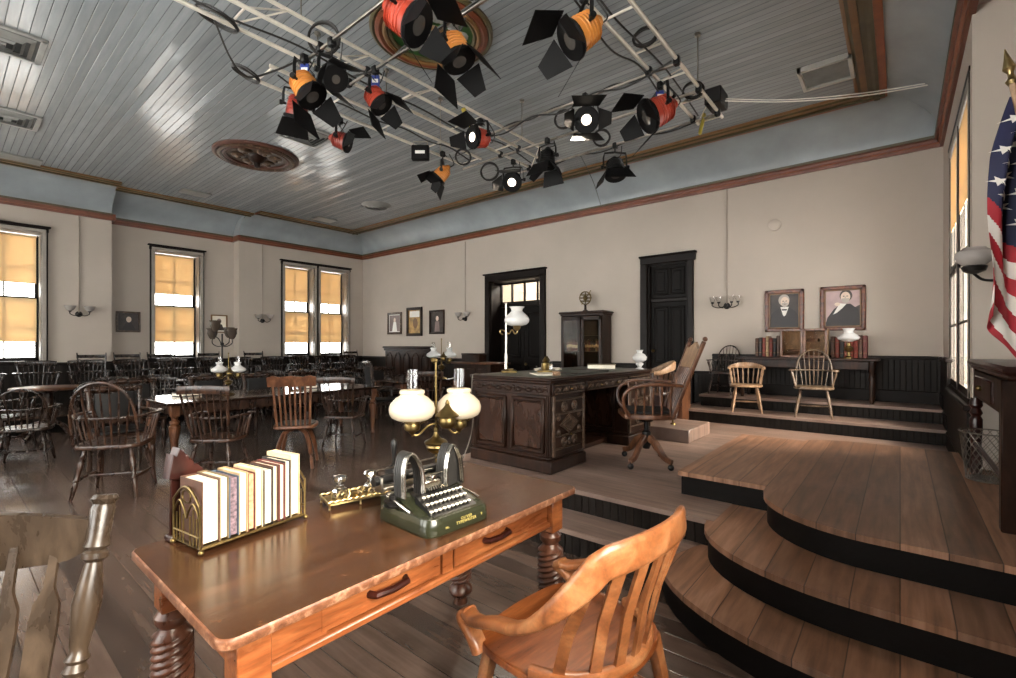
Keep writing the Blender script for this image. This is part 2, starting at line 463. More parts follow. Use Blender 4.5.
def rrect(w, h, r, n=5):
    o = []
    for cx, cy, a in ((w / 2 - r, h / 2 - r, 0), (-w / 2 + r, h / 2 - r, 90), (-w / 2 + r, -h / 2 + r, 180), (w / 2 - r, -h / 2 + r, 270)):
        o += arc((cx, cy), r, a, a + 90, n)
    return o
RECT = lambda w, h: [(-w / 2, -h / 2), (w / 2, -h / 2), (w / 2, h / 2), (-w / 2, h / 2)]
ORD = ['first', 'second', 'third', 'fourth', 'fifth', 'sixth', 'seventh', 'eighth', 'ninth', 'tenth', 'eleventh', 'twelfth', 'thirteenth', 'fourteenth', 'fifteenth', 'sixteenth']
# ------------------------------------------------------------------ the room
XL, XR, YB, YF = -12.3, .42, 8.1, -1.7     # left, right, back and front walls
XN, N0, N1 = -12.62, 2.28, 4.68            # shallow bay in the left wall
XM, M0, M1 = .86, 2.28, 5.0                # matching bay in the right wall
ZC, ZT, INS = 4.04, 4.52, .66

def wall(mb, axis, plane, th, a0, a1, z0, z1, holes=()):
    """wall slab with its face on 'plane', th thick away from the room (signed), holes = (a0,a1,z0,z1)"""
    def piece(p, q, r, s):
        if q - p < 1e-4 or s - r < 1e-4: return
        c = plane + th / 2
        if axis == 'x': mb.box((c, (p + q) / 2, (r + s) / 2), (abs(th), q - p, s - r))
        else: mb.box(((p + q) / 2, c, (r + s) / 2), (q - p, abs(th), s - r))
    cur = a0
    for h in sorted(holes):
        piece(cur, h[0], z0, z1); piece(h[0], h[1], z0, h[2]); piece(h[0], h[1], h[3], z1); cur = h[1]
    piece(cur, a1, z0, z1)
WZ0, WZ1 = 1.14, 3.52
w_left = MB()
wall(w_left, 'x', XL, -.35, YF, N0, 0, ZT + .1, [(.32, 1.27, WZ0, WZ1), (-1.3, -.35, WZ0, WZ1)])
wall(w_left, 'x', XN, -.35, N0 - .02, N1 + .02, 0, ZT + .1, [(3.06, 3.95, WZ0, WZ1)])
wall(w_left, 'x', XL, -.35, N1, YB + .4, 0, ZT + .1, [(5.76, 6.58, WZ0, WZ1), (6.74, 7.58, WZ0, WZ1)])
struct(w_left, 'wall_left', 'wall')
w_back = MB()
wall(w_back, 'y', YB, .4, XL - .35, XR + .5, 0, ZT + .1, [(-7.22, -5.80, .0, 2.88), (-3.46, -2.76, .34, 2.86)])
struct(w_back, 'wall_back', 'wall')
w_right = MB()
wall(w_right, 'x', XR, .34, M1 + .12, YB, 0, ZT + .1, [(5.22, 7.12, 1.02, 3.5)])
wall(w_right, 'x', XM, .3, M0 - .3, M1 + .3, 0, ZT + .1)
w_right.box((XR + .31, M1 + .06, 2.3), (.62, .12, 4.6))
w_right.box((XR + .40, M0 - .06, 2.3), (.1, .12, 4.6))
w_right.box((XR + .24, (M0 + M1) / 2, 4.3), (.46, M1 - M0, .6))
wall(w_right, 'x', XR, .35, YF - .3, M0, 0, ZT + .1, [(-.55, 1.45, 1.0, 3.5)])
struct(w_right, 'wall_right', 'wall')
w_front = MB()
FW = [(-11.5, -10.1), (-8.6, -7.2), (-6.3, -4.7), (-4.3, -2.7), (-2.3, -.7)]  # unseen windows behind the camera, sized and spaced to balance the room's light
wall(w_front, 'y', YF, -.35, XL - .35, XR + .35, 0, ZT + .1, [(a, b, 1.0, 3.6) for a, b in FW])
struct(w_front, 'wall_front', 'wall')
struct(MB().box((-6, 3.2, -.1), (15, 12, .2)), 'floor', 'floor')
struct(MB().box((-6, 3.2, ZT + .1), (15, 12, .2)), 'ceiling', 'ceiling')

def cove(mb, p0, p1, inw, n=10, ins=None):
    """concave cove from the wall up to the flat ceiling"""
    ins = ins or INS
    pr = [(ins - ins * math.cos(PI / 2 * i / n), ZC + (ZT - ZC) * math.sin(PI / 2 * i / n)) for i in range(n + 1)]
    p0 = Vector((*p0, 0)); p1 = Vector((*p1, 0)); inw = Vector((*inw, 0))
    vs = [p + inw * d + V(0, 0, z) for p in (p0, p1) for d, z in pr]
    mb.add(vs, [(i, i + 1, n + 2 + i, n + 1 + i) for i in range(n)])
def cove_cap(mb, y, xa, xb, n=10):
    pr = [(INS - INS * math.cos(PI / 2 * i / n), ZC + (ZT - ZC) * math.sin(PI / 2 * i / n)) for i in range(n + 1)]
    vs = [V(x + d, y, z) for x in (xa, xb) for d, z in pr]
    mb.add(vs, [(i, i + 1, n + 2 + i, n + 1 + i) for i in range(n)])
cb = MB(); cove(cb, (XL, YF), (XL, N0), (1, 0)); cove(cb, (XN, N0), (XN, N1), (1, 0)); cove(cb, (XL, N1), (XL, YB), (1, 0))
cove_cap(cb, N1 - .006, XN, XL); cove_cap(cb, N0 + .006, XN, XL)
struct(cb, 'trim_1', 'cove')                       # coves
cb = MB(); cove(cb, (XL, YB), (XR, YB), (0, -1)); struct(cb, 'trim_2', 'cove')
cb = MB(); cove(cb, (XR, YF), (XR, YB), (-1, 0), 10, .56); struct(cb, 'trim_3', 'cove')
cb = MB(); cove(cb, (XL, YF), (XR, YF), (0, 1)); struct(cb, 'trim_4', 'cove')

def molding(mb, p0, p1, inw, prof, mats):
    p0 = Vector((*p0, 0)); p1 = Vector((*p1, 0)); inw = Vector((*inw, 0)); n = len(prof)
    vs = [p + inw * d + V(0, 0, z) for p in (p0, p1) for d, z in prof]
    for i in range(n - 1): mb.add([vs[i], vs[i + 1], vs[n + i + 1], vs[n + i]], [(0, 1, 2, 3)], mats[i])
    mb.add(vs[:n], [tuple(range(n))], 0); mb.add(vs[n:], [tuple(reversed(range(n)))], 0)
CM = ['crown_red', 'crown_olive', 'crown_orange', 'crown_gold']
CP = [(-.02, ZC - .10), (.03, ZC - .10), (.035, ZC - .06), (.055, ZC - .05), (.06, ZC - .01), (.085, ZC + .0), (.09, ZC + .035), (.02, ZC + .05)]
CMI = [0, 0, 2, 0, 0, 1, 1]
cr = MB()
for a, b, i in (((XL, YF), (XL, N0), (1, 0)), ((XN, N0), (XN, N1), (1, 0)), ((XL, N1), (XL, YB), (1, 0))): molding(cr, a, b, i, CP, CMI)
cr.box((XL - .10, N1 - .025, ZC - .035), (.36, .05, .12)); cr.box((XL - .10, N0 + .025, ZC - .035), (.36, .05, .12))
struct(cr, 'trim_5', CM)
cr = MB(); molding(cr, (XL, YB), (XR, YB), (0, -1), CP, CMI); struct(cr, 'trim_6', CM)
cr = MB(); molding(cr, (XR, YF), (XR, YB), (-1, 0), CP, CMI); struct(cr, 'trim_7', CM)
def band(d0):   # striped band where the cove meets the flat ceiling
    w = [(0, .0), (0, -.035), (.07, -.035), (.07, -.05), (.10, -.055), (.13, -.05), (.13, -.03), (.18, -.03), (.18, -.045), (.24, -.045), (.27, -.03), (.30, -.03), (.30, 0)]
    return [(d0 - .02 + a, ZT + b) for a, b in w]
BMI = [2, 2, 0, 1, 1, 1, 1, 3, 3, 1, 3, 3]
bd = MB()
for a, b, i in (((XL, YF), (XL, N0 - .02), (1, 0)), ((XN, N0 - .02), (XN, N1 + .1), (1, 0)), ((XL, N1 + .1), (XL, YB - INS), (1, 0))): molding(bd, a, b, i, band(INS), BMI)
struct(bd, 'trim_8', CM)
bd = MB(); molding(bd, (XL + INS, YB), (XR - .56, YB), (0, -1), band(INS), BMI); struct(bd, 'trim_9', CM)
bd = MB(); molding(bd, (XR, YF), (XR, YB - INS), (-1, 0), band(.56), BMI); struct(bd, 'trim_10', CM)

# ---- windows
def window(n, loc, rz, w, z0, z1, shades=(.62, .62), casing=.085, dy=0, mull=1, depth=.35):
    t = thing('window_%d' % n, None, None, loc, rz); t['kind'] = 'structure'
    h = z1 - z0
    m = MB()
    c = casing
    for s in (-1, 1): m.box((s * (w / 2 + c / 2 - .01), -.02, h / 2 + .02), (c, .06, h + .04), .008)
    m.box((0, -.025, h + c / 2), (w + 2 * c, .07, c), .01); m.box((0, -.035, h + c + .015), (w + 2 * c + .06, .09, .035), .01)
    m.build('casing', 'trimdark', t)
    m = MB()
    for s in (-1, 1): m.box((s * (w / 2 + .022), -.036, h / 2), (.064, .06, h), .006)
    m.box((0, -.036, h + .022), (w + .1, .06, .064), .006)
    m.build('inner_casing', 'jamb', t)
    m = MB()
    for s in (-1, 1): m.box((s * (w / 2 - .012), .15, h / 2), (.024, .32, h))
    m.box((0, .15, h - .012), (w, .32, .024))
    m.build('jamb', 'jamb', t)
    MB().box((0, .10, -.02), (w + 2 * c + .06, .44, .04), .01).build('sill', 'trimdark', t)
    for nm, za, zb, y, sh in (('upper_sash', h * .46, h - .03, .27 + dy, shades[0]), ('lower_sash', .0, h * .50, .23 + dy, shades[1])):
        m = MB(); iw = w - .05
        for s in (-1, 1): m.box((s * (iw / 2 - .025), y, (za + zb) / 2), (.05, .04, zb - za), .004)
        m.box((0, y, za + .03), (iw, .04, .06), .004); m.box((0, y, zb - .025), (iw, .04, .05), .004)
        for k in range(mull): m.box(((k + 1) / (mull + 1) * iw - iw / 2, y, (za + zb) / 2), (.022, .03, zb - za))
        m.box((0, y, (za + zb) / 2), (iw, .03, .022))
        s_ = m.build(nm, 'trimdark', t)
        MB().box((0, y + .008, (za + zb) / 2), (iw - .08, .004, zb - za - .08)).build('pane', 'pane', s_)
        if sh:
            hh = (zb - za) * sh
            g = MB()
            g.box((0, y - .024, zb - .03 - hh / 2), (iw - .06, .003, hh))
            g.box((0, y - .024, zb - .03 - hh + .008), (iw - .06, .010, .018))
            if nm == 'upper_sash': g.tube([(-iw / 2 + .02, y - .028, zb - .025), (iw / 2 - .02, y - .028, zb - .025)], .016, 10)
            g.build('roller_shade', 'shade', t)
    return t
for n, (x, y, w) in enumerate(((XL, .795, .95), (XN, 3.505, .89), (XL, 6.17, .82), (XL, 7.16, .84), (XL, -.825, .95))):
    window(n + 1, (x, y, WZ0), PI / 2, w, WZ0, WZ1, (.70, .68))
for n, y in enumerate((5.70, 6.64)): window(6 + n, (XR, y, 1.02), -PI / 2, .93, 1.02, 3.5, (.60, 0), casing=.085, dy=-.20).scale = (1, .12, 1)
window(8, (XR, .45, 1.0), -PI / 2, 2.0, 1.0, 3.5, (0, 0))
for n, (a, b) in enumerate(FW): window(9 + n, ((a + b) / 2, YF, 1.0), PI, b - a, 1.0, 3.6, (0, 0))

# ---- doors
def panel_leaf(mb, x0, x1, z0, z1, y, panels, th=.045):
    mb.box(((x0 + x1) / 2, y, (z0 + z1) / 2), (x1 - x0, th, z1 - z0), .004)
    for a, b, c, d in panels:
        X0, X1, Z0, Z1 = lerp(x0, x1, a), lerp(x0, x1, b), lerp(z0, z1, c), lerp(z0, z1, d)
        cx, cz = (X0 + X1) / 2, (Z0 + Z1) / 2
        for s in (-1, 1):
            mb.box((cx + s * (X1 - X0) / 2, y - th / 2, cz), (.03, .035, Z1 - Z0 + .03), .01)
            mb.box((cx, y - th / 2, cz + s * (Z1 - Z0) / 2), (X1 - X0 + .03, .035, .03), .01)
        mb.box((cx, y - th / 2, cz), (X1 - X0 - .10, .025, Z1 - Z0 - .10), .012)
d1 = thing('door_1', None, None, (0, 0, 0)); d1['kind'] = 'structure'
m = MB()
for x in (-7.29, -5.74): m.box((x, YB - .02, 1.46), (.14, .08, 2.93), .012)
m.box((-6.515, YB - .02, 2.945), (1.69, .08, .15), .012); m.box((-6.515, YB - .035, 3.03), (1.75, .12, .035), .01)
m.build('casing', 'trimdark', d1)
m = MB()
for x in (-7.21, -5.81): m.box((x, YB + .2, 1.44), (.03, .40, 2.88))
m.box((-6.51, YB + .2, 2.87), (1.42, .40, .03)); m.box((-6.51, YB + .36, 2.34), (1.40, .09, .09), .01)
m.build('jamb', 'trimdark', d1)
fr = MB(); gl = MB()
for x in (-7.19, -6.87, -6.51, -6.15, -5.83): fr.box((x, YB + .36, 2.62), (.04, .04, .50))
for z in (2.40, 2.84): fr.box((-6.51, YB + .36, z), (1.40, .04, .04))
tf = fr.build('transom_frame', 'trimdark', d1); gl.box((-6.51, YB + .365, 2.62), (1.38, .004, .46)).build('transom_pane', 'pane', tf)
for x0, x1 in ((-7.19, -6.515), (-6.505, -5.83)):
    m = MB(); panel_leaf(m, x0, x1, .01, 2.295, YB + .37, [(.16, .84, .50, .94), (.16, .84, .08, .42)])
    lf = m.build('leaf', 'door', d1)
    if x0 > -7: MB().ball((x0 + .07, YB + .30, 1.0), .032).tube([(x0 + .07, YB + .35, 1.0), (x0 + .07, YB + .31, 1.0)], .012).build('knob', 'brass', lf)
d2 = thing('door_2', None, None, (0, 0, 0)); d2['kind'] = 'structure'
m = MB()
for x in (-3.525, -2.71): m.box((x, YB - .02, 1.6), (.13 if x < -3 else .10, .08, 2.53), .012)
m.box((-3.11, YB - .02, 2.92), (.96, .08, .13), .012); m.box((-3.11, YB - .03, 2.995), (1.0, .11, .03), .01)
m.build('casing', 'trimdark', d2)
m = MB()
for x in (-3.45, -2.77): m.box((x, YB + .09, 1.6), (.03, .18, 2.52))
m.box((-3.11, YB + .09, 2.85), (.70, .18, .03)); m.box((-3.11, YB + .09, 2.22), (.68, .07, .07), .01)
m.build('jamb', 'trimdark', d2)
m = MB(); panel_leaf(m, -3.44, -2.78, 2.26, 2.84, YB + .10, [(.10, .46, .12, .88), (.54, .90, .12, .88)]); m.build('transom_panel', 'door', d2)
m = MB(); panel_leaf(m, -3.44, -2.78, .345, 2.185, YB + .10, [(.10, .46, .42, .95), (.54, .90, .42, .95), (.10, .46, .07, .34), (.54, .90, .07, .34)])
lf = m.build('leaf', 'door', d2)
MB().ball((-3.38, YB + .02, 1.33), .032).tube([(-3.38, YB + .08, 1.33), (-3.38, YB + .03, 1.33)], .012).build('knob', 'brass', lf)
# hallway seen through the transom of the first door
hb = MB(); hb.box((-6.5, YB + 2.5, 2.0), (5, .1, 4.2)); hb.box((-6.5, YB + 1.4, 4.1), (5, 2.4, .1)); hb.box((-9.0, YB + 1.45, 2), (.1, 2.1, 4.2)); hb.box((-4.0, YB + 1.45, 2), (.1, 2.1, 4.2)); hb.box((-6.5, YB + 1.45, -.05), (5, 2.1, .1))
struct(hb, 'wall_hallway', 'wall')
st = MB(); st.box((-3.1, YB + .45, 1.6), (1.2, .05, 3.3)); struct(st, 'wall_closet', 'riser')

# ---- wainscots, rails and baseboards
def wains(name, boxes, mat):
    m = MB()
    for c, d, rail in boxes:
        m.box(c, d); top = c[2] + d[2] / 2
        m.box((c[0], c[1], top + .02), (d[0] + (.04 if d[0] < .1 else 0), d[1] + (.04 if d[1] < .1 else 0), .045), .01, 1)
        m.box((c[0], c[1], c[2] - d[2] / 2 + .08), (d[0] + (.02 if d[0] < .1 else 0), d[1] + (.02 if d[1] < .1 else 0), .16), .006, 1)
    return struct(m, name, [mat, 'trimdark'])
def wx(x0, x1, z0, z1, y=YB, t=.03): return (((x0 + x1) / 2, y - t / 2, (z0 + z1) / 2), (x1 - x0, t, z1 - z0), 1)
def wy(y0, y1, z0, z1, x, t=.03, s=1): return ((x + s * t / 2, (y0 + y1) / 2, (z0 + z1) / 2), (t, y1 - y0, z1 - z0), 1)
wains('trim_11', [wx(XL, -7.37, 0, 1.06), wx(-5.66, -3.6, 0, 1.06)], 'bead')
wains('trim_12', [wx(-2.65, -2.36, .34, .96)], 'bead')
wains('trim_13', [wx(-2.36, XR, .68, 1.25)], 'bead')
wains('trim_14', [wy(YF, N0, 0, 1.06, XL), wy(N0, N1, 0, 1.06, XN), wy(N1, YB, 0, 1.06, XL)], 'beadY')
wains('trim_18', [((XL - .16, N1 - .015, .53), (.32, .03, 1.06), 1)], 'bead')
wains('trim_15', [wy(7.5, YB, .68, 1.25, XR, s=-1)], 'beadY')
wains('trim_16', [wy(7.0, 7.5, .51, 1.25, XR, s=-1), wy(M1, 7.0, .34, .94, XR, s=-1)], 'beadY')
wains('trim_17', [wy(YF, M0, 0, .95, XR, s=-1), wy(M0, M1, .34, 1.02, XM, s=-1)], 'beadY')

# ---- the raised floors
def slab(name, poly, z0, z1, topm, sidem='riser', lip=.02, th=.032):
    """riser walls with a board top that overhangs a little"""
    m = MB(); m.prism(poly, z0, z1 - th, 1)
    cx = sum(p[0] for p in poly) / len(poly); cy = sum(p[1] for p in poly) / len(poly)
    big = []
    n = len(poly)
    for i in range(n):
        a = Vector(poly[i - 1]); b = Vector(poly[i]); c = Vector(poly[(i + 1) % n])
        e1 = (b - a).normalized(); e2 = (c - b).normalized()
        nn = Vector((e1.y + e2.y, -e1.x - e2.x))
        if nn.length < .01: nn = Vector((e1.y, -e1.x))
        nn.normalize(); k = lip / max(.5, nn.dot(Vector((e1.y, -e1.x))))
        big.append((b.x + nn.x * k, b.y + nn.y * k))
    m.prism(big, z1 - th, z1, 0)
    return struct(m, name, [topm, sidem])
PX0 = -3.36
slab('floor_platform', [(PX0, 3.13), (-.92, 3.13), (-.92, 4.0), (XR, 4.0), (XR, YB), (PX0, YB)], 0, .34, 'platform', 'bead')
slab('floor_lower_step', [(PX0, 2.80), (-1.10, 2.80), (-1.0, 3.14), (PX0, 3.14)], 0, .17, 'platform', 'bead')
def tier(x0, y0, cx, cy, rx, ry, yf, back):
    return [(x0, y0)] + [(cx - rx * math.cos(PI / 2 * i / 12), cy - ry * math.sin(PI / 2 * i / 12)) for i in range(13)] + [(XM, yf), (XM, back), (x0, back)]
slab('floor_step_low', tier(-1.12, 3.02, -.12, 2.95, 1.0, .73, 2.22, 3.6), 0, .168, 'tread')
slab('floor_step_high', tier(-.92, 3.14, -.12, 3.12, .80, .58, 2.54, 3.6), .0, .338, 'tread')
top = [(-1.25, 3.53), (-.66, 3.53)] + [(-.10 - .56 * math.cos(PI / 2 * i / 12), 3.46 - .54 * math.sin(PI / 2 * i / 12)) for i in range(13)] + [(XM, 2.92), (XM, M1), (XR, M1), (XR, 5.62)] + [(-.2 - .5 * math.sin(PI / 2 * i / 8), 5.35 + .27 * math.cos(PI / 2 * i / 8)) for i in range(9)] + [(-1.25, 5.35)]
slab('floor_stage', top, .30, .51, 'tread')
slab('floor_dais_low', [(-2.5, 7.0), (XR, 7.0), (XR, YB), (-2.5, YB)], .34, .51, 'platform', 'bead')
slab('floor_dais_high', [(-2.36, 7.5), (XR, 7.5), (XR, YB), (-2.36, YB)], .5, .68, 'platform', 'bead')
slab('floor_gallery', [(XL, -1.6), (-10.72, -1.6), (-10.72, YB), (XL, YB)], 0, .28, 'floor', 'riser')
# ------------------------------------------------------------------ front table
def writing_table():
    t = thing('writing_table', 'long oak writing table with rope-twist legs and two drawers in the foreground', 'table', (-1.60, 1.2, 0))
    W, L, H = .80, 1.57, .76          # local: x across (front is +x), y along
    m = MB(); m.prism(rrect(W, L, .04), H - .028, H, 1, None, .007, 0); m.build('tabletop', ['oaktop', 'oakedge'], t)
    ap = MB()
    x1, y1 = W / 2 - .095, L / 2 - .10
    ap.box((-x1, 0, H - .10), (.028, 2 * y1 - .08, .135)); ap.box((0, y1, H - .10), (2 * x1 - .08, .028, .135)); ap.box((0, -y1, H - .10), (2 * x1 - .08, .028, .135))
    ap.box((x1 - .02, 0, H - .10), (.02, 2 * y1 - .08, .135))
    for y in (-y1 + .13, 0, y1 - .13): ap.box((x1, y, H - .09), (.03, .16 if y else .05, .114))
    ap.box((x1 + .006, 0, H - .162), (.045, 2 * y1 - .06, .026), .006)
    ap.build('apron', 'oak', t)
    for s in (-1, 1):
        d = MB(); d.box((x1 + .004, s * .265, H - .091), (.026, .46, .105), .004)
        dr = d.build('drawer', 'oak', t)
        h = MB(); h.sweep([(x1 + .014, s * .265 - .07, H - .092), (x1 + .040, s * .265 - .06, H - .092), (x1 + .046, s * .265, H - .094), (x1 + .040, s * .265 + .06, H - .092), (x1 + .014, s * .265 + .07, H - .092)], [(.012 * math.cos(a * PI / 4), .012 * math.sin(a * PI / 4)) for a in range(8)])
        h.build('handle', 'mahog', dr)
    for sx in (-1, 1):
        for sy in (-1, 1):
            m = MB(); x, y = sx * x1, sy * y1
            m.box((x, y, H - .115), (.085, .085, .17), .004, 1)
            tw = [(.0, .030), (.02, .040), (.05, .052), (.09, .050), (.12, .036), (.135, .040), (.16, .052)]
            tw += [(.17 + .60 * k / 100, .060 - .006 * abs(k / 100 - .5)) for k in range(101)]
            tw += [(.785, .040), (.80, .034), (.84, .060), (.88, .066), (.92, .052), (.94, .034), (.97, .038), (1, .040)]
            tw = [(1 - a, b) for a, b in reversed(tw)]
            tw = [(a, b) for a, b in tw]
            m.turned((x, y, 0), (x, y, H - .195), tw, 40, 0, (.235, .83, 13, 4, .011))
            m.build('leg', ['oakleg', 'oak'], t)
writing_table()

# book rack and its books: fore-edges face the room side (+x)
RZ = .761
def book_rack():
    t = thing('book_rack', 'brass book rack with pierced gothic ends holding a row of old books', 'book rack', (-1.757, .558, RZ), R(8))
    Lr, D = .372, .178      # local y along, x deep (+x to the front)
    b = MB(); b.prism([(-D + .0, -.005), (.0, -.005), (0, Lr), (-D, Lr)], .014, .020)
    b.tube([(0, -.005, .018), (0, Lr, .018)], .005, 8); b.tube([(-D, -.005, .018), (-D, Lr, .018)], .005, 8)
    b.build('rack_base', 'brass', t)
    for y in (-.008, Lr + .003):
        e = MB(); H = .16
        e.tube([(0, y, .018), (0, y, H)], .004, 6); e.tube([(-D, y, .018), (-D, y, H)], .004, 6)
        for a, bb in ((0, -D / 2), (-D / 2, -D)):
            xs = [lerp(a, bb, k / 10) for k in range(11)]
            e.tube([(x, y, .105 + .055 * (1 - abs(2 * k / 10 - 1) ** 1.7)) for k, x in enumerate(xs)], .0035, 6)
            for k in (2.5, 5, 7.5):
                x = lerp(a, bb, k / 10); e.tube([(x, y, .018), (x, y, .09 + .05 * (1 - abs(2 * k / 10 - 1)))], .0028, 6)
        e.tube([(-D * k / 12, y, .155 + .055 * math.sin(PI * k / 12)) for k in range(13)], .004, 6)
        e.tube([(-D / 2 + .028 * math.cos(a * PI / 8), y, .178 + .022 * math.sin(a * PI / 8)) for a in range(16)], .003, 6, True)
        e.tube([(0, y, .055), (-D, y, .055)], .003, 6)
        e.build('end_panel', 'brass', t)
    for x in (0, -D):
        for y in (-.008, Lr + .003):
            MB().ball((x + (.006 if x == 0 else -.006), y, .009), .009).build('foot', 'brass', t)
    return t
rack = book_rack()
BK = [('bk_brown', 'page', .052, .212, 'thick cream-edged book in brown covers at the near left end of the brass rack'),
      ('bk_olive', 'page', .028, .214, 'thin pale book with blue-grey covers second from the left in the rack'),
      ('bk_blue', 'marbled', .031, .207, 'book with purple marbled page edges third from the left in the rack'),
      ('bk_tan', 'page', .028, .214, 'cream-edged book just right of the purple marbled one in the rack'),
      ('bk_maroon', 'tanedge', .026, .205, 'book with brownish tan page edges and maroon covers in the rack'),
      ('bk_cream', 'page', .027, .214, 'cream-edged book just right of the tan-edged one in the rack'),
      ('bk_black', 'page', .033, .205, 'white-edged book in dark covers right of the middle of the rack'),
      ('bk_brown', 'page', .022, .211, 'fourth white-edged book from the right end of the rack'),
      ('bk_maroon', 'page', .022, .213, 'third white-edged book from the right end of the rack'),
      ('bk_black', 'page', .024, .220, 'white-edged book second from the right end of the rack'),
      ('bk_cream', 'page', .036, .236, 'tallest cream book at the right end of the brass rack')]
def book_mesh(th, h, d, cov, edge, name, parent=None, round_spine=False):
    m = MB()   # local: x forward fore-edge, y thickness, z up
    c = .0034
    m.box((-d / 2, c / 2, h / 2), (d, c, h), 0, 0); m.box((-d / 2, th - c / 2, h / 2), (d, c, h), 0, 0); m.box((-d + c / 2, th / 2, h / 2), (c, th, h), 0, 0)
    return m
y = .004; M0_ = rack.matrix_basis.copy()
tot = sum(b[2] for b in BK); kf = .355 / tot
for cov, edge, th, h, lab in BK:
    th *= kf; d = .152 + rnd.uniform(-.008, .006)
    p = Matrix.Translation(rack.location) @ Matrix.Rotation(R(8), 4, 'Z') @ V(-.010 + rnd.uniform(-.004, .003), y, .0205)
    b = thing('book', lab, 'book', p, R(8), 'old books in the brass rack')
    book_mesh(th, h, d, cov, edge, 'cover').build('cover', cov, b)
    MB().box((-d / 2 - .0, th / 2, h / 2), (d - .016, th - .0068, h - .010)).build('page_block', edge, b)
    y += th + .0003
# dark red carved holder behind the rack
t = thing('letter_holder', 'dark red wooden holder with a peaked carved head behind the book rack', 'letter holder', (-1.968, .515, RZ), R(8)); t.scale = (.5, .85, .98)
m = MB(); m.box((.0, .05, .01), (.09, .10, .02), .004); m.build('base', 'mahog', t)
MX = Matrix.Rotation(R(90), 4, 'Z') @ Matrix.Rotation(R(90), 4, 'X')      # 2d (a,b) -> (depth 0, y=a, z=b)
m = MB(); m.prism([(.01, .015), (.075, .015), (.07, .24), (.015, .24)], -.012, .012, 0, MX); m.build('post', 'mahog', t)
hd = [(-.005, .225), (.01, .31), (.02, .302), (.034, .330), (.044, .318), (.048, .322), (.058, .300), (.064, .303), (.074, .282), (.080, .285), (.092, .262), (.100, .264), (.128, .236), (.10, .226), (.05, .214)]
m = MB(); m.prism(hd, -.05, .05, 0, MX, .004); m.build('peaked_head', 'mahog', t)

# inkstand
def inkstand():
    t = thing('inkstand', 'gilt filigree inkstand with two cut-glass inkwells beside the typewriter', 'inkstand', (-1.845, 1.18, RZ), R(-14))
    m = MB(); m.prism(rrect(.13, .27, .012), .020, .026)
    for s in (-1, 1):
        m.tube([(s * .065, -.135 + .27 * k / 40, .031 + .005 * abs(math.sin(k * PI / 4))) for k in range(41)], .004, 6)
    for s in (-1, 1): m.tube([(-.065 + .13 * k / 20, s * .135, .031 + .005 * abs(math.sin(k * PI / 4))) for k in range(21)], .004, 6)
    m.build('tray', 'brassbright', t)
    for sx in (-1, 1):
        for sy in (-1, 0, 1):
            MB().turned((sx * .062, sy * .13, 0), (sx * .060, sy * .128, .024), [(0, .004), (.2, .006), (.5, .0035), (1, .008)], 8).build('foot', 'brassbright', t)
    for sy in (-1, 1):
        w = MB(); w.lathe([(.030, .026), (.034, .034), (.034, .058), (.028, .066), (.016, .072), (.016, .080)], (0, sy * .068, 0), 8); iw = w.build('inkwell', 'crystal', t, 20)
        MB().lathe([(.010, .080), (.010, .090), (.022, .098), (.031, .110), (.027, .120), (.012, .124), (0, .125)], (0, sy * .068, 0), 10).build('stopper', 'crystal', iw, 20)
        g = MB()
        for k in range(8):
            a = k * PI / 4; g.tube([(.036 * math.cos(a), sy * .068 + .036 * math.sin(a), .026), (.042 * math.cos(a + .2), sy * .068 + .042 * math.sin(a + .2), .042), (.036 * math.cos(a + .4), sy * .068 + .036 * math.sin(a + .4), .056)], .0028, 5)
        g.build('holder', 'brassbright', t)
    m = MB(); m.lathe([(.016, .026), (.018, .034), (.008, .04), (0, .041)], (0, 0, 0), 10)
    m.tube(spline([(-.03, -.02, .04), (0, 0, .05), (.03, .02, .04)]), .003, 6); m.build('pen_rest', 'brassbright', t)
inkstand()
# hand stamp
t = thing('hand_stamp', 'black block hand stamp with an upright tapered handle behind the typewriter', 'stamp', (-1.865, 1.395, RZ), R(10)); t.scale = (1.1, 1.1, 1.15)
MB().box((0, 0, .045), (.055, .055, .09), .006).build('block', 'blackmetal', t)
MB().turned((0, 0, .088), (0, .006, .205), [(0, .010), (.05, .014), (.12, .006), (.3, .007), (.55, .011), (.8, .015), (.93, .012), (1, .003)], 12).build('handle', 'blackmetal', t)

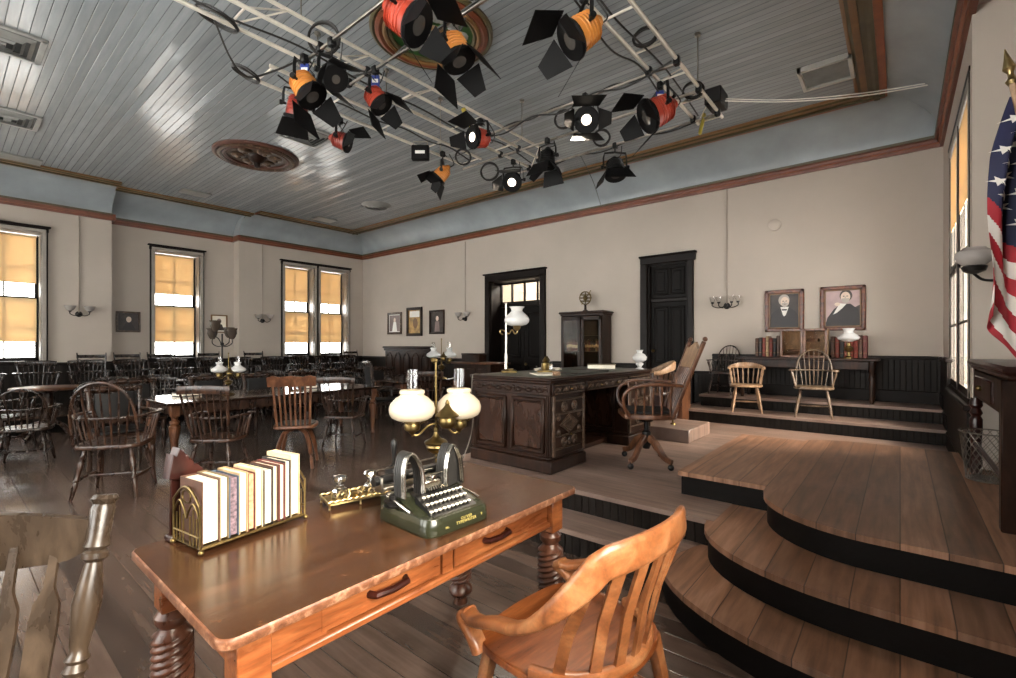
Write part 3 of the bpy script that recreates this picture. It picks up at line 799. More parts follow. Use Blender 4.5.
# typewriter
def text_mesh(txt, size, mat, parent, M, name='lettering', depth=.0004, spacing=1):
    c = bpy.data.curves.new('t', 'FONT'); c.body = txt; c.size = size; c.align_x = 'CENTER'; c.align_y = 'CENTER'; c.extrude = depth; c.space_character = spacing; c.resolution_u = 3
    o = bpy.data.objects.new('t', c); COL.objects.link(o)
    dg = bpy.context.evaluated_depsgraph_get(); me = bpy.data.meshes.new_from_object(o.evaluated_get(dg))
    bpy.data.objects.remove(o); bpy.data.curves.remove(c)
    me.transform(M); me.name = name; me.materials.clear(); me.materials.append(MT[mat])
    ob = bpy.data.objects.new(name, me); COL.objects.link(ob); ob.parent = parent; return ob
def typewriter():
    t = thing('typewriter', 'olive green antique typewriter with winged typebars and ivory keys', 'typewriter', (-1.43, 1.265, RZ), PI / 2 - R(3))
    # local: front -y, x right; footprint .32 x .34
    b = MB()
    prof = [(.168, 0), (.172, .006), (.170, .045), (.160, .058)]
    n = 48
    def ring(k, z): return [(x, y - .0, z) for x, y in rrect(.315 * k, .335 * k, .05 * k, 7)]
    vs = ring(1, 0) + ring(1.015, .008) + ring(1.0, .046) + ring(.955, .060); m = len(ring(1, 0))
    fs = [tuple(reversed(range(m)))]
    for i in range(3):
        for k in range(m): fs.append((i * m + k, i * m + (k + 1) % m, (i + 1) * m + (k + 1) % m, (i + 1) * m + k))
    fs.append(tuple(range(3 * m, 4 * m)))
    b.add(vs, fs)
    # raised sides that sweep up to the type towers
    for s in (-1, 1):
        pr = [(-.10, .05), (.155, .05), (.155, .085), (.10, .105), (.04, .115), (-.02, .085), (-.10, .062)]
        b.prism([(p, q) for p, q in pr], s * .118 - .028, s * .118 + .028, 0, Matrix(((0, 0, 1, 0), (1, 0, 0, 0), (0, 1, 0, 0), (0, 0, 0, 1))), .006)
    b.build('base', 'typegreen', t)
    k = MB()
    k.add([(-.105, -.14, .058), (.105, -.14, .058), (.105, -.02, .112), (-.105, -.02, .112), (-.105, -.02, .05), (.105, -.02, .05)], [(0, 1, 2, 3), (0, 3, 4), (1, 5, 2), (3, 2, 5, 4)])
    k.build('keyboard_bed', 'blackmetal', t)
    for r in range(3):
        for c in range(10):
            x = -.104 + c * .0205 + r * .009; y = -.118 + r * .034; z = .074 + r * .0165
            m = MB(); m.turned((x, y, z - .012), (x, y, z), [(0, .003), (.9, .003), (1, .003)], 6, 1)
            m.lathe([(.0070, z), (.0074, z + .002), (.0068, z + .004), (0, z + .0042)], (x, y, 0), 10); m.build('key', ['key', 'steel'], t)
    # typebar towers
    for s in (-1, 1):
        a = MB(); f = MB()
        for j in range(6):
            y = -.012 + j * .012; o = .018 + .006 * j
            pts = spline([(s * .055, y, .10), (s * .062, y + .002, .20), (s * .092, y + .012, .262), (s * .122, y + .014, .258), (s * .142, y + .008, .20), (s * .146, y, .11)], 5)
            (a if j in (0, 1) else f).tube(pts, .0062 if j < 2 else .0055, 6)
        if s > 0: f.prism([(.062, .10), (.066, .20), (.085, .252), (.110, .252), (.127, .20), (.132, .11)] if s > 0 else [(-.062, .10), (-.066, .20), (-.085, .252), (-.110, .252), (-.127, .20), (-.132, .11)], -.055, -.008, 0, Matrix.Rotation(PI / 2, 4, 'X'))
        f.build('typebars', 'typebar', t); a.build('tower_arch', 'nickel', t)
    m = MB()
    for z, y in ((.125, .06), (.165, .085)): m.tube([(-.06, y, z), (.06, y, z)], .006, 8)
    m.box((0, .03, .125), (.10, .05, .05), .008); m.box((0, .02, .158), (.026, .045, .022), .006)
    m.tube([(-.055, .01, .165), (.055, .01, .17)], .0045, 6)
    for k_ in range(9): m.tube([(-.05 + k_ * .0125, -.005, .11), (-.03 + k_ * .0075, .03, .15)], .0022, 5)
    m.build('type_guide', 'nickel', t)
    c = MB(); c.turned((-.17, .125, .155), (.17, .125, .155), [(0, .012), (.03, .012), (.031, .020), (.97, .020), (.971, .012), (1, .012)], 16)
    for s in (-1, 1): c.turned((s * .17, .125, .155), (s * .195, .125, .155), [(0, .006), (.2, .017), (1, .017)], 14)
    c.build('platen', 'blackmetal', t)
    c = MB(); c.box((0, .140, .115), (.33, .03, .018), .004); c.box((0, .10, .10), (.30, .02, .02), .004); c.tube([(-.16, .150, .19), (.16, .150, .19)], .0035, 6)
    for s in (-1, 1): c.box((s * .165, .13, .14), (.012, .05, .06), .004)
    c.tube(spline([(.165, .11, .155), (.20, .09, .145), (.215, .06, .15)]), .004, 6)
    c.build('carriage', 'steel', t)
    for s in (-1, 1):
        r = MB(); r.turned((s * .150, .055, .068), (s * .150, .055, .112), [(0, .03), (.12, .036), (.13, .024), (.45, .024), (.46, .036), (.58, .036), (.6, .018), (1, .018)], 18)
        r.build('ribbon_spool', 'iron', t)
    MB().tube(spline([(-.155, -.06, .072), (-.158, .02, .09), (-.15, .10, .10)]), .005, 6).build('side_lever', 'nickel', t)
    MB().tube(spline([(.155, -.10, .066), (.16, -.05, .072), (.15, .02, .085)]), .005, 6).build('side_lever', 'nickel', t)
    FM = Matrix.Translation((0, -.1705, 0)) @ Matrix.Rotation(PI / 2, 4, 'X')
    text_mesh('OLIVER', .015, 'gilt', t, Matrix.Translation((.02, -.1712, .040)) @ Matrix.Rotation(PI / 2, 4, 'X'), spacing=1.2)
    text_mesh('TYPEWRITER', .016, 'gilt', t, Matrix.Translation((.02, -.1712, .0265)) @ Matrix.Rotation(PI / 2, 4, 'X'), spacing=1.1)
    text_mesh('No.', .012, 'gilt', t, Matrix.Translation((-.072, -.1712, .024)) @ Matrix.Rotation(PI / 2, 4, 'X'))
    text_mesh('9', .014, 'gilt', t, Matrix.Translation((.098, -.1712, .031)) @ Matrix.Rotation(PI / 2, 4, 'X'))
typewriter()

# brass double student lamp
def student_lamp(name, label, loc, rz, group=None, k=1.0, shade='opal', glassm='brass', metal='brass', dome=False):
    """pole with a central tank and two shaded burners on a crossing arm (local x is the arm)"""
    t = thing(name, label, 'lamp', loc, rz, group)
    m = MB(); m.lathe([(.085, 0), (.088, .006), (.080, .016), (.050, .026), (.030, .036), (.016, .050), (.010, .07)]); m.build('base', metal, t)
    m = MB(); m.tube([(0, 0, .05), (0, 0, .60)], .0055, 10); m.ball((0, 0, .605), .010); m.build('pole', metal, t)
    m = MB(); m.lathe([(.010, .215), (.022, .220), (.045, .236), (.050, .252), (.046, .262), (.056, .266), (.060, .275), (.052, .284), (.028, .294), (.014, .310), (.010, .33), (.014, .335), (.014, .35), (.006, .36)]); m.xf(Matrix.Translation((0, 0, -.085))); m.build('font', metal, t)
    m = MB(); m.lathe([(.008, .268), (.03, .274), (.042, .29), (.046, .31), (.040, .325), (.058, .33), (.060, .336), (.048, .348), (.022, .372), (.010, .388), (.012, .395), (.004, .412), (0, .414)], (.052, -.05, .045), 20)
    m.xf(Matrix.Translation((-.012, -.03, -.045))); m.tube([(.012, .03, .30), (.02, -.02, .30), (.052, -.05, .30)], .005, 6); m.build('reservoir', metal, t)
    zs = -.062
    for s in (-1, 1):
        a = MB(); a.tube(spline([(0, 0, .285), (s * .04, 0, .275), (s * .09, 0, .232), (s * .12, 0, .240)]), .005, 8)
        a.turned((s * .12, 0, .225), (s * .12, 0, .315), [(0, .005), (.1, .006), (.25, .018), (.4, .038), (.6, .042), (.75, .038), (.8, .045), (1, .045)], 20)
        for j in range(3):
            an = j * 2.1; a.tube([(s * .12 + .04 * math.cos(an), .04 * math.sin(an) , .285), (s * .12 + .085 * math.cos(an), .085 * math.sin(an), .312)], .003, 5)
        ar = a.build('burner_arm', metal, t)
        if dome: prof = [(.060, .385), (.10, .40), (.112, .42), (.100, .445), (.06, .47), (.038, .490), (.040, .51), (.052, .535)]
        else: prof = [(.075, .372), (.100, .385), (.112, .405), (.115, .428), (.106, .455), (.080, .482), (.060, .494), (.058, .500), (.063, .506), (.062, .518), (.055, .522)]
        MB().shell(prof, (s * .12, 0, zs), 28).build('glass_shade', shade, t)
        MB().shell([(.026, .38), (.030, .42), (.027, .46), (.0265, .615), (.028, .622)], (s * .12, 0, zs), 16).build('chimney', 'glass', t)
    t.scale = (k,) * 3
    return t
student_lamp('student_lamp', 'brass double student lamp with two opal glass shades behind the typewriter', (-1.82, 1.625, RZ), R(60))

# slatted armchair in the foreground
def bankers_chair():
    t = thing('office_armchair', 'orange oak barrel-back armchair with a slatted back in the foreground', 'chair', (-.90, 1.455, 0), R(85))
    # local: faces +y, back at -y
    sp = [(-.20, .24), (0, .255), (.20, .24), (.262, .16), (.27, .0), (.25, -.14), (.17, -.22), (0, -.245), (-.17, -.22), (-.25, -.14), (-.27, 0), (-.262, .16)]
    o = spline([(*p, 0) for p in sp + sp[:1]], 5); poly = [(p.x, p.y) for p in o[:-1]]
    s = MB(); n = len(poly)
    s.prism(poly, .405, .432, 0, None, .008)
    def dish(u, v):
        a = 2 * PI * u; i = u * n; p = Vector(poly[int(i) % n]).lerp(Vector(poly[(int(i) + 1) % n]), i - int(i))
        r = v; return (p.x * r * .985, p.y * r * .985, .4335 - .020 * max(0, 1 - r ** 2.2) + .005 * (1 - abs(p.x) / .27) * r)
    s.grid(dish, n, 8); s.build('seat', 'oakseat', t)
    # arm and crest rail: one bent rail, low and level at the arm fronts, rising to the crest
    K = 40; pts = []; sc = []
    for i in range(K + 1):
        u = i / K * 2 - 1; a = u * 118
        ab = abs(u)
        e = min(1, max(0, (ab - .34) / .60)); z = .85 - .35 * (e ** .88) + (.012 * (1 - (ab / .34) ** 2) if ab < .34 else 0)
        lean = .075 * (1 - e)
        x = (.285 + .055 * (1 - e)) * math.sin(R(a)) * (1 + .10 * math.sin(R(min(90, abs(a)))) * (1 - e)); y = -(.245 + lean) * (abs(math.cos(R(a))) ** .62 * (1 if abs(a) < 90 else -1)) + (.02 if ab > .9 else 0)
        if ab > .78: y += (ab - .78) * .35; x *= 1 - (ab - .78) * .1
        pts.append((x, y, z)); sc.append(1)
    c = MB()
    for i in range(K + 1):
        ab = abs(i / K * 2 - 1); e = min(1, max(0, (ab - .30) / .40)); sc[i] = (lerp(.62, 1.25, e), lerp(2.3, .8, e))
    c.sweep(pts, [(x, y) for x, y in rrect(.045, .042, .014, 3)], (0, 0, 1), False, sc)
    c.build('back_rail', 'oakchair', t)
    # arm supports bending down to the seat front
    for sd in (-1, 1):
        p = pts[0] if sd < 0 else pts[-1]
        m = MB(); m.sweep(bez([(p[0], p[1] - .01, p[2] + .005), (p[0] * 1.01, p[1] + .07, p[2] - .03), (sd * .266, .21, .49), (sd * .257, .18, .40)], 12), rrect(.04, .055, .014, 3), (sd * 1., 0, 0)); m.build('arm_support', 'oakchair', t)
    # lower back rail on the seat and slats
    m = MB(); m.sweep([(.262 * math.sin(R(a)), -.235 * math.cos(R(a)), .447) for a in range(-80, 81, 8)], rrect(.034, .032, .008, 2)); m.build('lower_rail', 'oakchair', t)
    for k in range(7):
        xt = (-.27 + k * .09) * .98; i = min((q for q in range(K) if abs(q / K * 2 - 1) < .8), key=lambda q: abs(pts[q][0] - xt)); q = Vector(pts[i]); q.x = xt
        a = math.degrees(math.asin(max(-.95, min(.95, xt * .86 / .262))))
        b0 = V(.258 * math.sin(R(a)), -.232 * math.cos(R(a)), .445); q = V(q.x, q.y, q.z - .03)
        m = MB(); m.sweep([b0, b0.lerp(q, .5) + V(0, .012, 0), q], RECT(.034, .012), (math.sin(R(a)), -math.cos(R(a)), 0)); m.build('slat', 'oakchair', t)
    t.scale = (1.08, 1.05, .985)
    for sx in (-1, 1):
        for sy in (-1, 1):
            m = MB(); m.sweep([(sx * .20, sy * .18, .41), (sx * .225, sy * .215, .20), (sx * .235, sy * .235, .0)], rrect(.042, .042, .01, 2), (0, 1, 0), False, [1.1, .95, .75]); m.build('leg', 'oakchair', t)
        m = MB(); m.tube([(sx * .222, -.20, .2), (sx * .222, .20, .2)], .011, 8); m.build('stretcher', 'oakchair', t)
    m = MB(); m.box((0, 0, .385), (.42, .38, .04), .006); m.build('seat_frame', 'oakchair', t)
bankers_chair()

# arrow-back chair at the lower left corner
def arrow_chair():
    t = thing('arrow_back_chair', 'worn grey-brown arrow-back chair with turned posts at the table end', 'chair', (-1.455, -.11, 0), R(-121))
    # local: faces +y, x right (seen from the front its right post is at -x)
    TURN = [(0, .020), (.30, .024), (.34, .018), (.36, .026), (.385, .018), (.40, .026), (.425, .018), (.45, .020), (.60, .030), (.72, .020), (.745, .017), (.76, .027), (.78, .027), (.79, .019), (.805, .027), (.83, .023), (.95, .026), (.965, .022), (.985, .030), (1, .024)]
    for s in (-1, 1):
        m = MB(); m.turned((s * .222, -.19, .44), (s * .268, -.315, 1.06), TURN, 18); m.build('back_post', 'chair_olive', t)
    m = MB(); K = 16
    top = []; bot = []
    for i in range(K + 1):
        u = i / K * 2 - 1
        top.append((u * .262, 1.025 - .02 * abs(u) ** 3 + .006 * math.cos(u * 4)))
        bot.append((u * .262, .912 - .022 * (1 - u * u) + .03 * max(0, abs(u) - .72) / .28))
    def crest(u, v, off):
        i = u * K; a = min(K, int(i)); x, zt = top[a]; _, zb = bot[a]
        return (x, -.30 - .035 * (1 - (x / .262) ** 2) + off, lerp(zb, zt, v))
    vs = [crest(i / K, v, o) for o in (.011, -.011) for v in (0, 1) for i in range(K + 1)]
    n = K + 1; fs = []
    for i in range(K):
        fs += [(i, i + 1, n + i + 1, n + i), (2 * n + i + 1, 2 * n + i, 3 * n + i, 3 * n + i + 1), (n + i, n + i + 1, 3 * n + i + 1, 3 * n + i), (i + 1, i, 2 * n + i, 2 * n + i + 1)]
    m.add(vs, [tuple(reversed(f)) for f in fs]); m.build('crest_rail', 'chair_olive', t)
    for k in range(5):
        x = -.16 + k * .08
        w = [(0, .010), (.18, .011), (.24, .019), (.62, .022), (.72, .020), (.80, .008), (1, .006)]
        p0 = V(x * .94, -.19, .45); p1 = V(x * 1.02, -.325, .945)
        m = MB(); m.sweep([p0.lerp(p1, q) for q, _ in w], RECT(1, 1), (0, -1, .2), False, [(b * 2.6, .013) for _, b in w]); m.build('spindle', 'chair_olive', t)
    o = spline([(*p, 0) for p in [(-.21, .21), (0, .225), (.21, .21), (.235, .05), (.21, -.2), (0, -.215), (-.21, -.2), (-.235, .05), (-.21, .21)]], 5)
    m = MB(); m.prism([(p.x, p.y) for p in o[:-1]], .415, .45, 0, None, .01); m.build('seat', 'chair_olive', t)
    for sx in (-1, 1):
        for sy in (-1, 1):
            m = MB(); m.turned((sx * .24, sy * .22, 0), (sx * .16, sy * .15, .42), [(0, .013), (.3, .018), (.36, .013), (.5, .021), (.7, .015), (1, .014)], 12); m.build('leg', 'chair_olive', t)
        m = MB(); m.tube([(sx * .21, -.19, .17), (sx * .21, .19, .17)], .010, 8); m.build('stretcher', 'chair_olive', t)
arrow_chair()
MT['smoke'] = translucent('smoky_glass', '#4a4038', .3, rough=.15)
# ------------------------------------------------------------------ the bench desk and what stands on it
PZ = .34
def carved_rosette(m, c, r, axis, mat=0):
    """raised ring, boss and petals on a face; axis '+x' or '-y'"""
    M = Matrix.Translation(c) @ (Matrix.Rotation(PI / 2, 4, 'Y') if axis == '+x' else Matrix.Rotation(PI / 2, 4, 'X'))
    q = MB(); q.lathe([(r, -.004), (r, .006), (r * .9, .012), (r * .78, .006), (r * .7, .004), (r * .3, .006), (r * .28, .014), (r * .14, .020), (0, .021)], (0, 0, 0), 20)
    for k in range(8):
        a = k * PI / 4; q.ball((r * .52 * math.cos(a), r * .52 * math.sin(a), .006), r * .2, 8, 5, 0, (1, 1, .5))
    q.xf(M); m.add(q.v, q.f, mat)
def carved_diamond(m, c, w, h, axis):
    M = Matrix.Translation(c) @ (Matrix.Rotation(PI / 2, 4, 'Z') @ Matrix.Rotation(PI / 2, 4, 'X') if axis == '+x' else Matrix.Rotation(PI / 2, 4, 'X'))
    for k, z in ((1, .012), (.74, .022), (.46, .03)):
        p = [(w / 2 * k, 0), (0, h / 2 * k), (-w / 2 * k, 0), (0, -h / 2 * k)]
        m.prism(p, -.004, z, 0, M, .005)
def bench_desk():
    t = thing('carved_desk', 'large dark carved kneehole desk on the raised platform', 'desk', (-2.28, 3.33, PZ))
    D, L, H = .94, 2.08, .815       # local: x from 0 back to -D, y from 0 to L
    m = MB(); m.box((-D / 2, L / 2, H - .014), (D + .03, L + .03, .028), .01); m.box((-D / 2, L / 2, H - .038), (D, L, .02), .006); m.build('desktop', 'walnut', t)
    MB().box((-D / 2, L / 2, H + .001), (D - .16, L - .2, .004), .001).build('leather_inset', 'blotter', t)
    def pedestal(y0, y1, nm):
        p = MB(); p.box((-D / 2, (y0 + y1) / 2, .40), (D - .04, y1 - y0 - .04, .74)); p.box((-D / 2, (y0 + y1) / 2, .055), (D + .02, y1 - y0 + .02, .11), .012); p.box((-D / 2, (y0 + y1) / 2, .125), (D - .01, y1 - y0 - .01, .03), .01)
        return p.build('pedestal', 'walnut', t)
    def front(y0, y1, side):
        # carved door on the +x face
        p = MB(); yc = (y0 + y1) / 2; w = y1 - y0
        p.box((-.012, yc, .38), (.02, w - .05, .49), .004, 1)
        for y in (y0 + .035, y1 - .035): p.box((.0, y, .40), (.03, .035, .52), .008)
        for z in (.20, .31, .50, .62): p.box((.0, yc, z), (.022, w - .10, .014), .005)
        carved_rosette(p, (.0, yc - .085, .56), .045, '+x'); carved_rosette(p, (.0, yc + .085, .56), .045, '+x')
        carved_diamond(p, (.0, yc, .405), w * .55, .17, '+x')
        for a in (-1, 1):
            for b in (-1, 1): p.ball((.0, yc + a * w * .3, .405 + b * .065), .03, 8, 5, 0, (.5, 1, 1))
        carved_rosette(p, (.0, yc - .085, .255), .042, '+x'); carved_rosette(p, (.0, yc + .085, .255), .042, '+x')
        p.ball((.006, yc, .255), .022, 8, 6, 0, (.6, 1, 1.6))
        d = p.build('door', ['carved', 'walnut'], t)  # darker ground and paler ornaments paint in the shading of the relief
        MB().turned((.012, yc + .01, .315), (.03, yc + .01, .30), [(0, .008), (.5, .012), (1, .006)], 8).build('pull', 'brass', d)
    pedestal(.0, .56, 1); pedestal(1.48, L, 2); front(.0, .56, 1); front(1.48, L, 1)
    q = MB(); q.box((-D / 2 - .02, 1.472, .42), (.60, .016, .46), .008, 1)
    for s in (-1, 1): q.box((-D / 2 - .02 + s * .32, 1.468, .42), (.03, .03, .56), .008); q.box((-D / 2 - .02, 1.468, .42 + s * .26), (.66, .03, .03), .008)
    q.build('inner_panel', ['walnut', 'walnutpanel'], t)
    # end panels on the -y side
    e = MB()
    for k, (a, b) in enumerate(((-.06, -.46), (-.49, -.89))):
        xc, w = (a + b) / 2, abs(b - a)
        e.box((xc, .012, .40), (w - .10, .02, .40), .008, 1)
        for s in (-1, 1):
            e.box((xc + s * (w / 2 - .03), .008, .40), (.035, .035, .48), .012); e.box((xc, .008, .40 + s * .225), (w - .03, .035, .035), .012)
    for x in (-.015, -.035, -.055, -.90, -.925): e.turned((x, .004, .14), (x, .004, .66), [(0, .008), (1, .008)], 8)
    e.build('end_panel', ['walnut', 'walnutpanel'], t)
    f = MB(); f.box((-D / 2, .012, H - .10), (D - .02, .03, .10), .006)
    for k in range(15):
        x = -.06 - k * .059; f.ball((x, -.003, H - .10 + .012 * (-1) ** k), .026, 8, 5, 0, (1.1, .5, .7)); f.tube(spline([(x - .03, -.004, H - .125), (x, -.008, H - .085), (x + .03, -.004, H - .12)], 4), .006, 5)
    f.build('frieze', 'walnut', t)
    # frieze drawers on the +x side
    for a, b in ((.02, .56), (.58, 1.46), (1.48, 2.06)):
        d = MB(); yc = (a + b) / 2; d.box((-.006, yc, H - .10), (.03, b - a, .098), .006, 1)
        for s in (-1, 1): d.box((.012, yc, H - .10 + s * .036), (.012, b - a - .06, .010), .004)
        n = max(2, round((b - a) / .14))
        for k in range(n):
            yy = a + (b - a) * (k + .5) / n; d.ball((.010, yy, H - .10), .022, 8, 5, 0, (.5, 1.5, .9)); d.tube(spline([(.012, yy - .05, H - .115), (.016, yy - .02, H - .085), (.016, yy + .02, H - .115), (.012, yy + .05, H - .085)], 4), .005, 5)
        dr = d.build('drawer', ['carved', 'walnut'], t)  # ground darker than the ornaments, the carving's shade put into the colour
        for q in ((.3, .7) if b - a > .7 else (.5,)):
            MB().turned((.014, a + (b - a) * q, H - .10), (.034, a + (b - a) * q, H - .105), [(0, .007), (.5, .011), (1, .005)], 8).build('pull', 'brass', dr)
    k = MB(); k.box((-D + .06, 1.02, .40), (.03, .96, .74)); k.box((-D + .08, 1.02, .42), (.02, .72, .46), .012, 1); k.box((-D / 2 - .1, 1.02, .04), (D - .3, .96, .05), .006)
    k.build('kneehole_panel', ['walnut', 'walnutpanel'], t)
bench_desk()
DZ = PZ + .815
# desk lamp with a ruffled white shade
t = thing('desk_lamp', 'brass pole lamp with a ruffled white glass shade on the carved desk', 'lamp', (-3.08, 3.74, DZ), R(40))
m = MB(); m.box((0, 0, .014), (.16, .12, .028), .008); m.box((0, 0, .034), (.10, .08, .016), .006); m.build('base', 'brass', t)
m = MB(); m.tube([(-.03, 0, .03), (-.03, 0, .70)], .010, 10); m.ball((-.03, 0, .71), .015); m.turned((-.03, 0, .04), (-.03, 0, .20), [(0, .02), (.2, .016), (1, .016)], 12); m.build('pole', 'nickel', t)
m = MB(); m.tube(spline([(-.03, 0, .42), (.0, 0, .40), (.03, 0, .44), (.06, 0, .40), (.085, 0, .42), (.08, 0, .46)], 5), .007, 6); m.tube(spline([(-.03, 0, .42), (-.08, 0, .44), (-.09, 0, .41), (-.06, 0, .39)], 5), .006, 6)
m.turned((.08, 0, .43), (.08, 0, .52), [(0, .012), (.2, .034), (.5, .040), (.7, .030), (.8, .05), (1, .05)], 16); m.build('burner_arm', 'brassbright', t)
m = MB(); m.shell([(.055, .48), (.095, .490), (.122, .515), (.128, .545), (.112, .58), (.075, .612), (.056, .632), (.060, .655), (.080, .675)], (.08, 0, 0), 28); m.build('glass_shade', 'milk', t)
# brass desk set, papers, blotter, book
t = thing('desk_inkstand', 'small copper and brass inkstand with pots beside the desk lamp', 'inkstand', (-2.80, 4.0, DZ), R(30)); t.scale = (1.35,) * 3
MB().prism(rrect(.12, .24, .02), .006, .022).build('tray', 'brass', t)
for y in (-.07, .0, .07): MB().lathe([(.028, .022), (.034, .04), (.030, .075), (.018, .085), (.024, .095), (.010, .115), (.004, .125)], (0, y, 0), 12).build('pot', 'brass', t)
for y in (-.035, .035): MB().lathe([(.02, .022), (.022, .05), (.012, .07), (.016, .085), (0, .09)], (.03, y, 0), 10).build('bottle', 'crystal', t)
for k, (x, y, z, rz, lab) in enumerate(((-3.02, 4.35, .002, 20, 'loose pile of cream papers behind the desk inkstand'), (-2.62, 3.72, .002, 50, 'single cream sheet lying beside the inkstand on the desk'))):
    m = MB()
    for i in range(5 if k == 0 else 2): m.box((rnd.uniform(-.01, .01), rnd.uniform(-.01, .01), .003 + i * .005), (.22, .30, .004), 0, 0, Matrix.Rotation(R(rnd.uniform(-6, 6)), 4, 'Z'))
    solo(m, 'papers', 'paper', lab, 'papers', (x, y, DZ + z + .001), R(rz))
t = thing('desk_blotter', 'dark green leather desk blotter on the carved desk', 'blotter', (-2.62, 4.25, DZ + .003), 0)
MB().box((0, 0, .004), (.46, .66, .008), .003).build('pad', 'blotter', t)
for s in (-1, 1): MB().box((0, s * .315, .010), (.46, .035, .006), .002).build('end_strip', 'walnut', t)
b = thing('law_book', 'closed pale book lying flat at the far end of the carved desk', 'book', (-2.72, 5.02, DZ + .003), R(-62))
m = MB(); m.box((0, 0, .004), (.24, .33, .006), .002); m.box((0, 0, .051), (.24, .33, .006), .002); m.box((-.118, 0, .027), (.006, .33, .052), .002); m.build('cover', 'bk_olive', b)
MB().box((.002, 0, .0275), (.226, .31, .041)).build('page_block', 'paper', b)
t = thing('gavel', 'small wooden gavel with a pale head at the near edge of the desk', 'gavel', (-2.42, 3.62, DZ + .004), R(30))
MB().turned((-.035, 0, .022), (.035, 0, .022), [(0, .020), (.1, .022), (.2, .018), (.5, .022), (.8, .018), (.9, .022), (1, .020)], 14).build('head', 'chair_tan', t)
MB().tube([(0, .02, .02), (0, .17, .012)], .006, 8).build('handle', 'walnut', t)
t = thing('oil_lamp', 'small white oil lamp at the far end of the carved desk', 'lamp', (-2.36, 5.28, DZ), 0)
MB().lathe([(.045, 0), (.045, .01), (.02, .02), (.03, .04), (.045, .055), (.042, .07), (.02, .08)], (0, 0, 0), 16).build('font', 'milk', t)
MB().shell([(.035, .08), (.075, .105), (.085, .14), (.06, .175), (.03, .19), (.035, .215), (.045, .225)], (0, 0, 0), 20).build('glass_shade', 'milk', t)
# loose power lead over the end of the desk
solo(MB().tube(spline([(-3.14, 3.37, DZ + .004), (-3.15, 3.300, DZ + .006), (-3.15, 3.272, DZ - .03), (-3.15, 3.265, DZ - .25), (-3.13, 3.262, DZ - .42), (-3.16, 3.255, DZ - .6), (-3.2, 3.20, PZ + .03), (-3.22, 3.16, PZ + .007), (-3.1, 3.17, PZ + .007)], 8), .005, 6), 'power_cord', 'wire', 'thin pale power cord hanging down the end of the carved desk', 'cord')

# judge's high-backed swivel chair
def judge_chair():
    t = thing('judge_chair', 'tall-backed wooden swivel armchair behind the carved desk', 'chair', (-1.82, 4.22, PZ), R(122))
    # local: faces +y
    o = spline([(*p, 0) for p in [(-.22, .22), (0, .24), (.22, .22), (.25, .0), (.20, -.22), (0, -.24), (-.20, -.22), (-.25, 0), (-.22, .22)]], 5)
    m = MB(); m.prism([(p.x, p.y) for p in o[:-1]], .44, .485, 0, None, .012); m.build('seat', 'chair_mid', t)
    MB().prism([(p.x * .86, p.y * .86) for p in o[:-1]], .485, .51, 0, None, .012).build('cushion', 'leather', t)
    for a in (35, 145, 215, 325):
        c, s = math.cos(R(a)), math.sin(R(a))
        m = MB(); m.sweep(spline([(c * .04, s * .04, .24), (c * .12, s * .12, .20), (c * .22, s * .22, .10), (c * .31, s * .31, .075)], 5), rrect(.045, .06, .012, 2), (0, 0, 1), False, [lerp(1.2, .7, k / 15) for k in range(16)])
        lg = m.build('leg', 'chair_mid', t)
        m = MB(); m.ball((c * .30, s * .30, .028), .028, 12, 8, 0, (1, 1, 1)); m.tube([(c * .30, s * .30, .03), (c * .30, s * .30, .075)], .010, 8); m.build('caster', 'iron', lg)
    m = MB(); m.turned((0, 0, .14), (0, 0, .45), [(0, .03), (.2, .05), (.5, .04), (.55, .022), (.8, .022), (.82, .06), (.92, .075), (1, .15)], 16); m.build('swivel_post', 'iron', t)
    # tall back
    p0 = lambda x, z: V(x * (1 + .12 * (z - .5)), -.20 - .38 * (z - .48), z)
    for s in (-1, 1):
        m = MB(); m.sweep([p0(s * .215, .46), p0(s * .22, .8), p0(s * .23, 1.02), p0(s * .235, 1.13)], rrect(.032, .036, .008, 2), (0, -1, 0)); m.ball(p0(s * .235, 1.152), .022); m.build('back_post', 'chair_mid', t)
    hd = [(-.235, .90), (.235, .90), (.24, 1.09), (.17, 1.065), (.10, 1.09), (0, 1.13), (-.10, 1.09), (-.17, 1.065), (-.24, 1.09)]
    vs = [p0(x, z) + V(0, o_, 0) for o_ in (.012, -.012) for x, z in hd]; n = len(hd)
    m = MB(); m.add(vs, [tuple(range(n)), tuple(reversed(range(n, 2 * n)))] + [(i, n + i, n + (i + 1) % n, (i + 1) % n) for i in range(n)]); m.build('headrest', 'chair_tan', t)
    for k in range(6):
        x = -.16 + k * .064
        m = MB(); m.tube([p0(x * .9, .48), p0(x, .78) + V(0, .015, 0), p0(x * 1.05, .91)], .0105, 8); m.build('spindle', 'chair_mid', t)
    for s in (-1, 1):
        m = MB(); m.sweep(spline([(s * .235, -.27, .74), (s * .27, -.10, .755), (s * .285, .10, .745), (s * .285, .22, .68), (s * .27, .235, .57), (s * .24, .18, .475)], 6), rrect(.045, .03, .012, 2), None); m.build('arm', 'chair_mid', t)
        for k in range(5):
            y = -.17 + k * .075
            m = MB(); m.tube([(s * .232, y, .48), (s * .272, y, .745)], .009, 8); m.build('arm_spindle', 'chair_mid', t)
judge_chair()

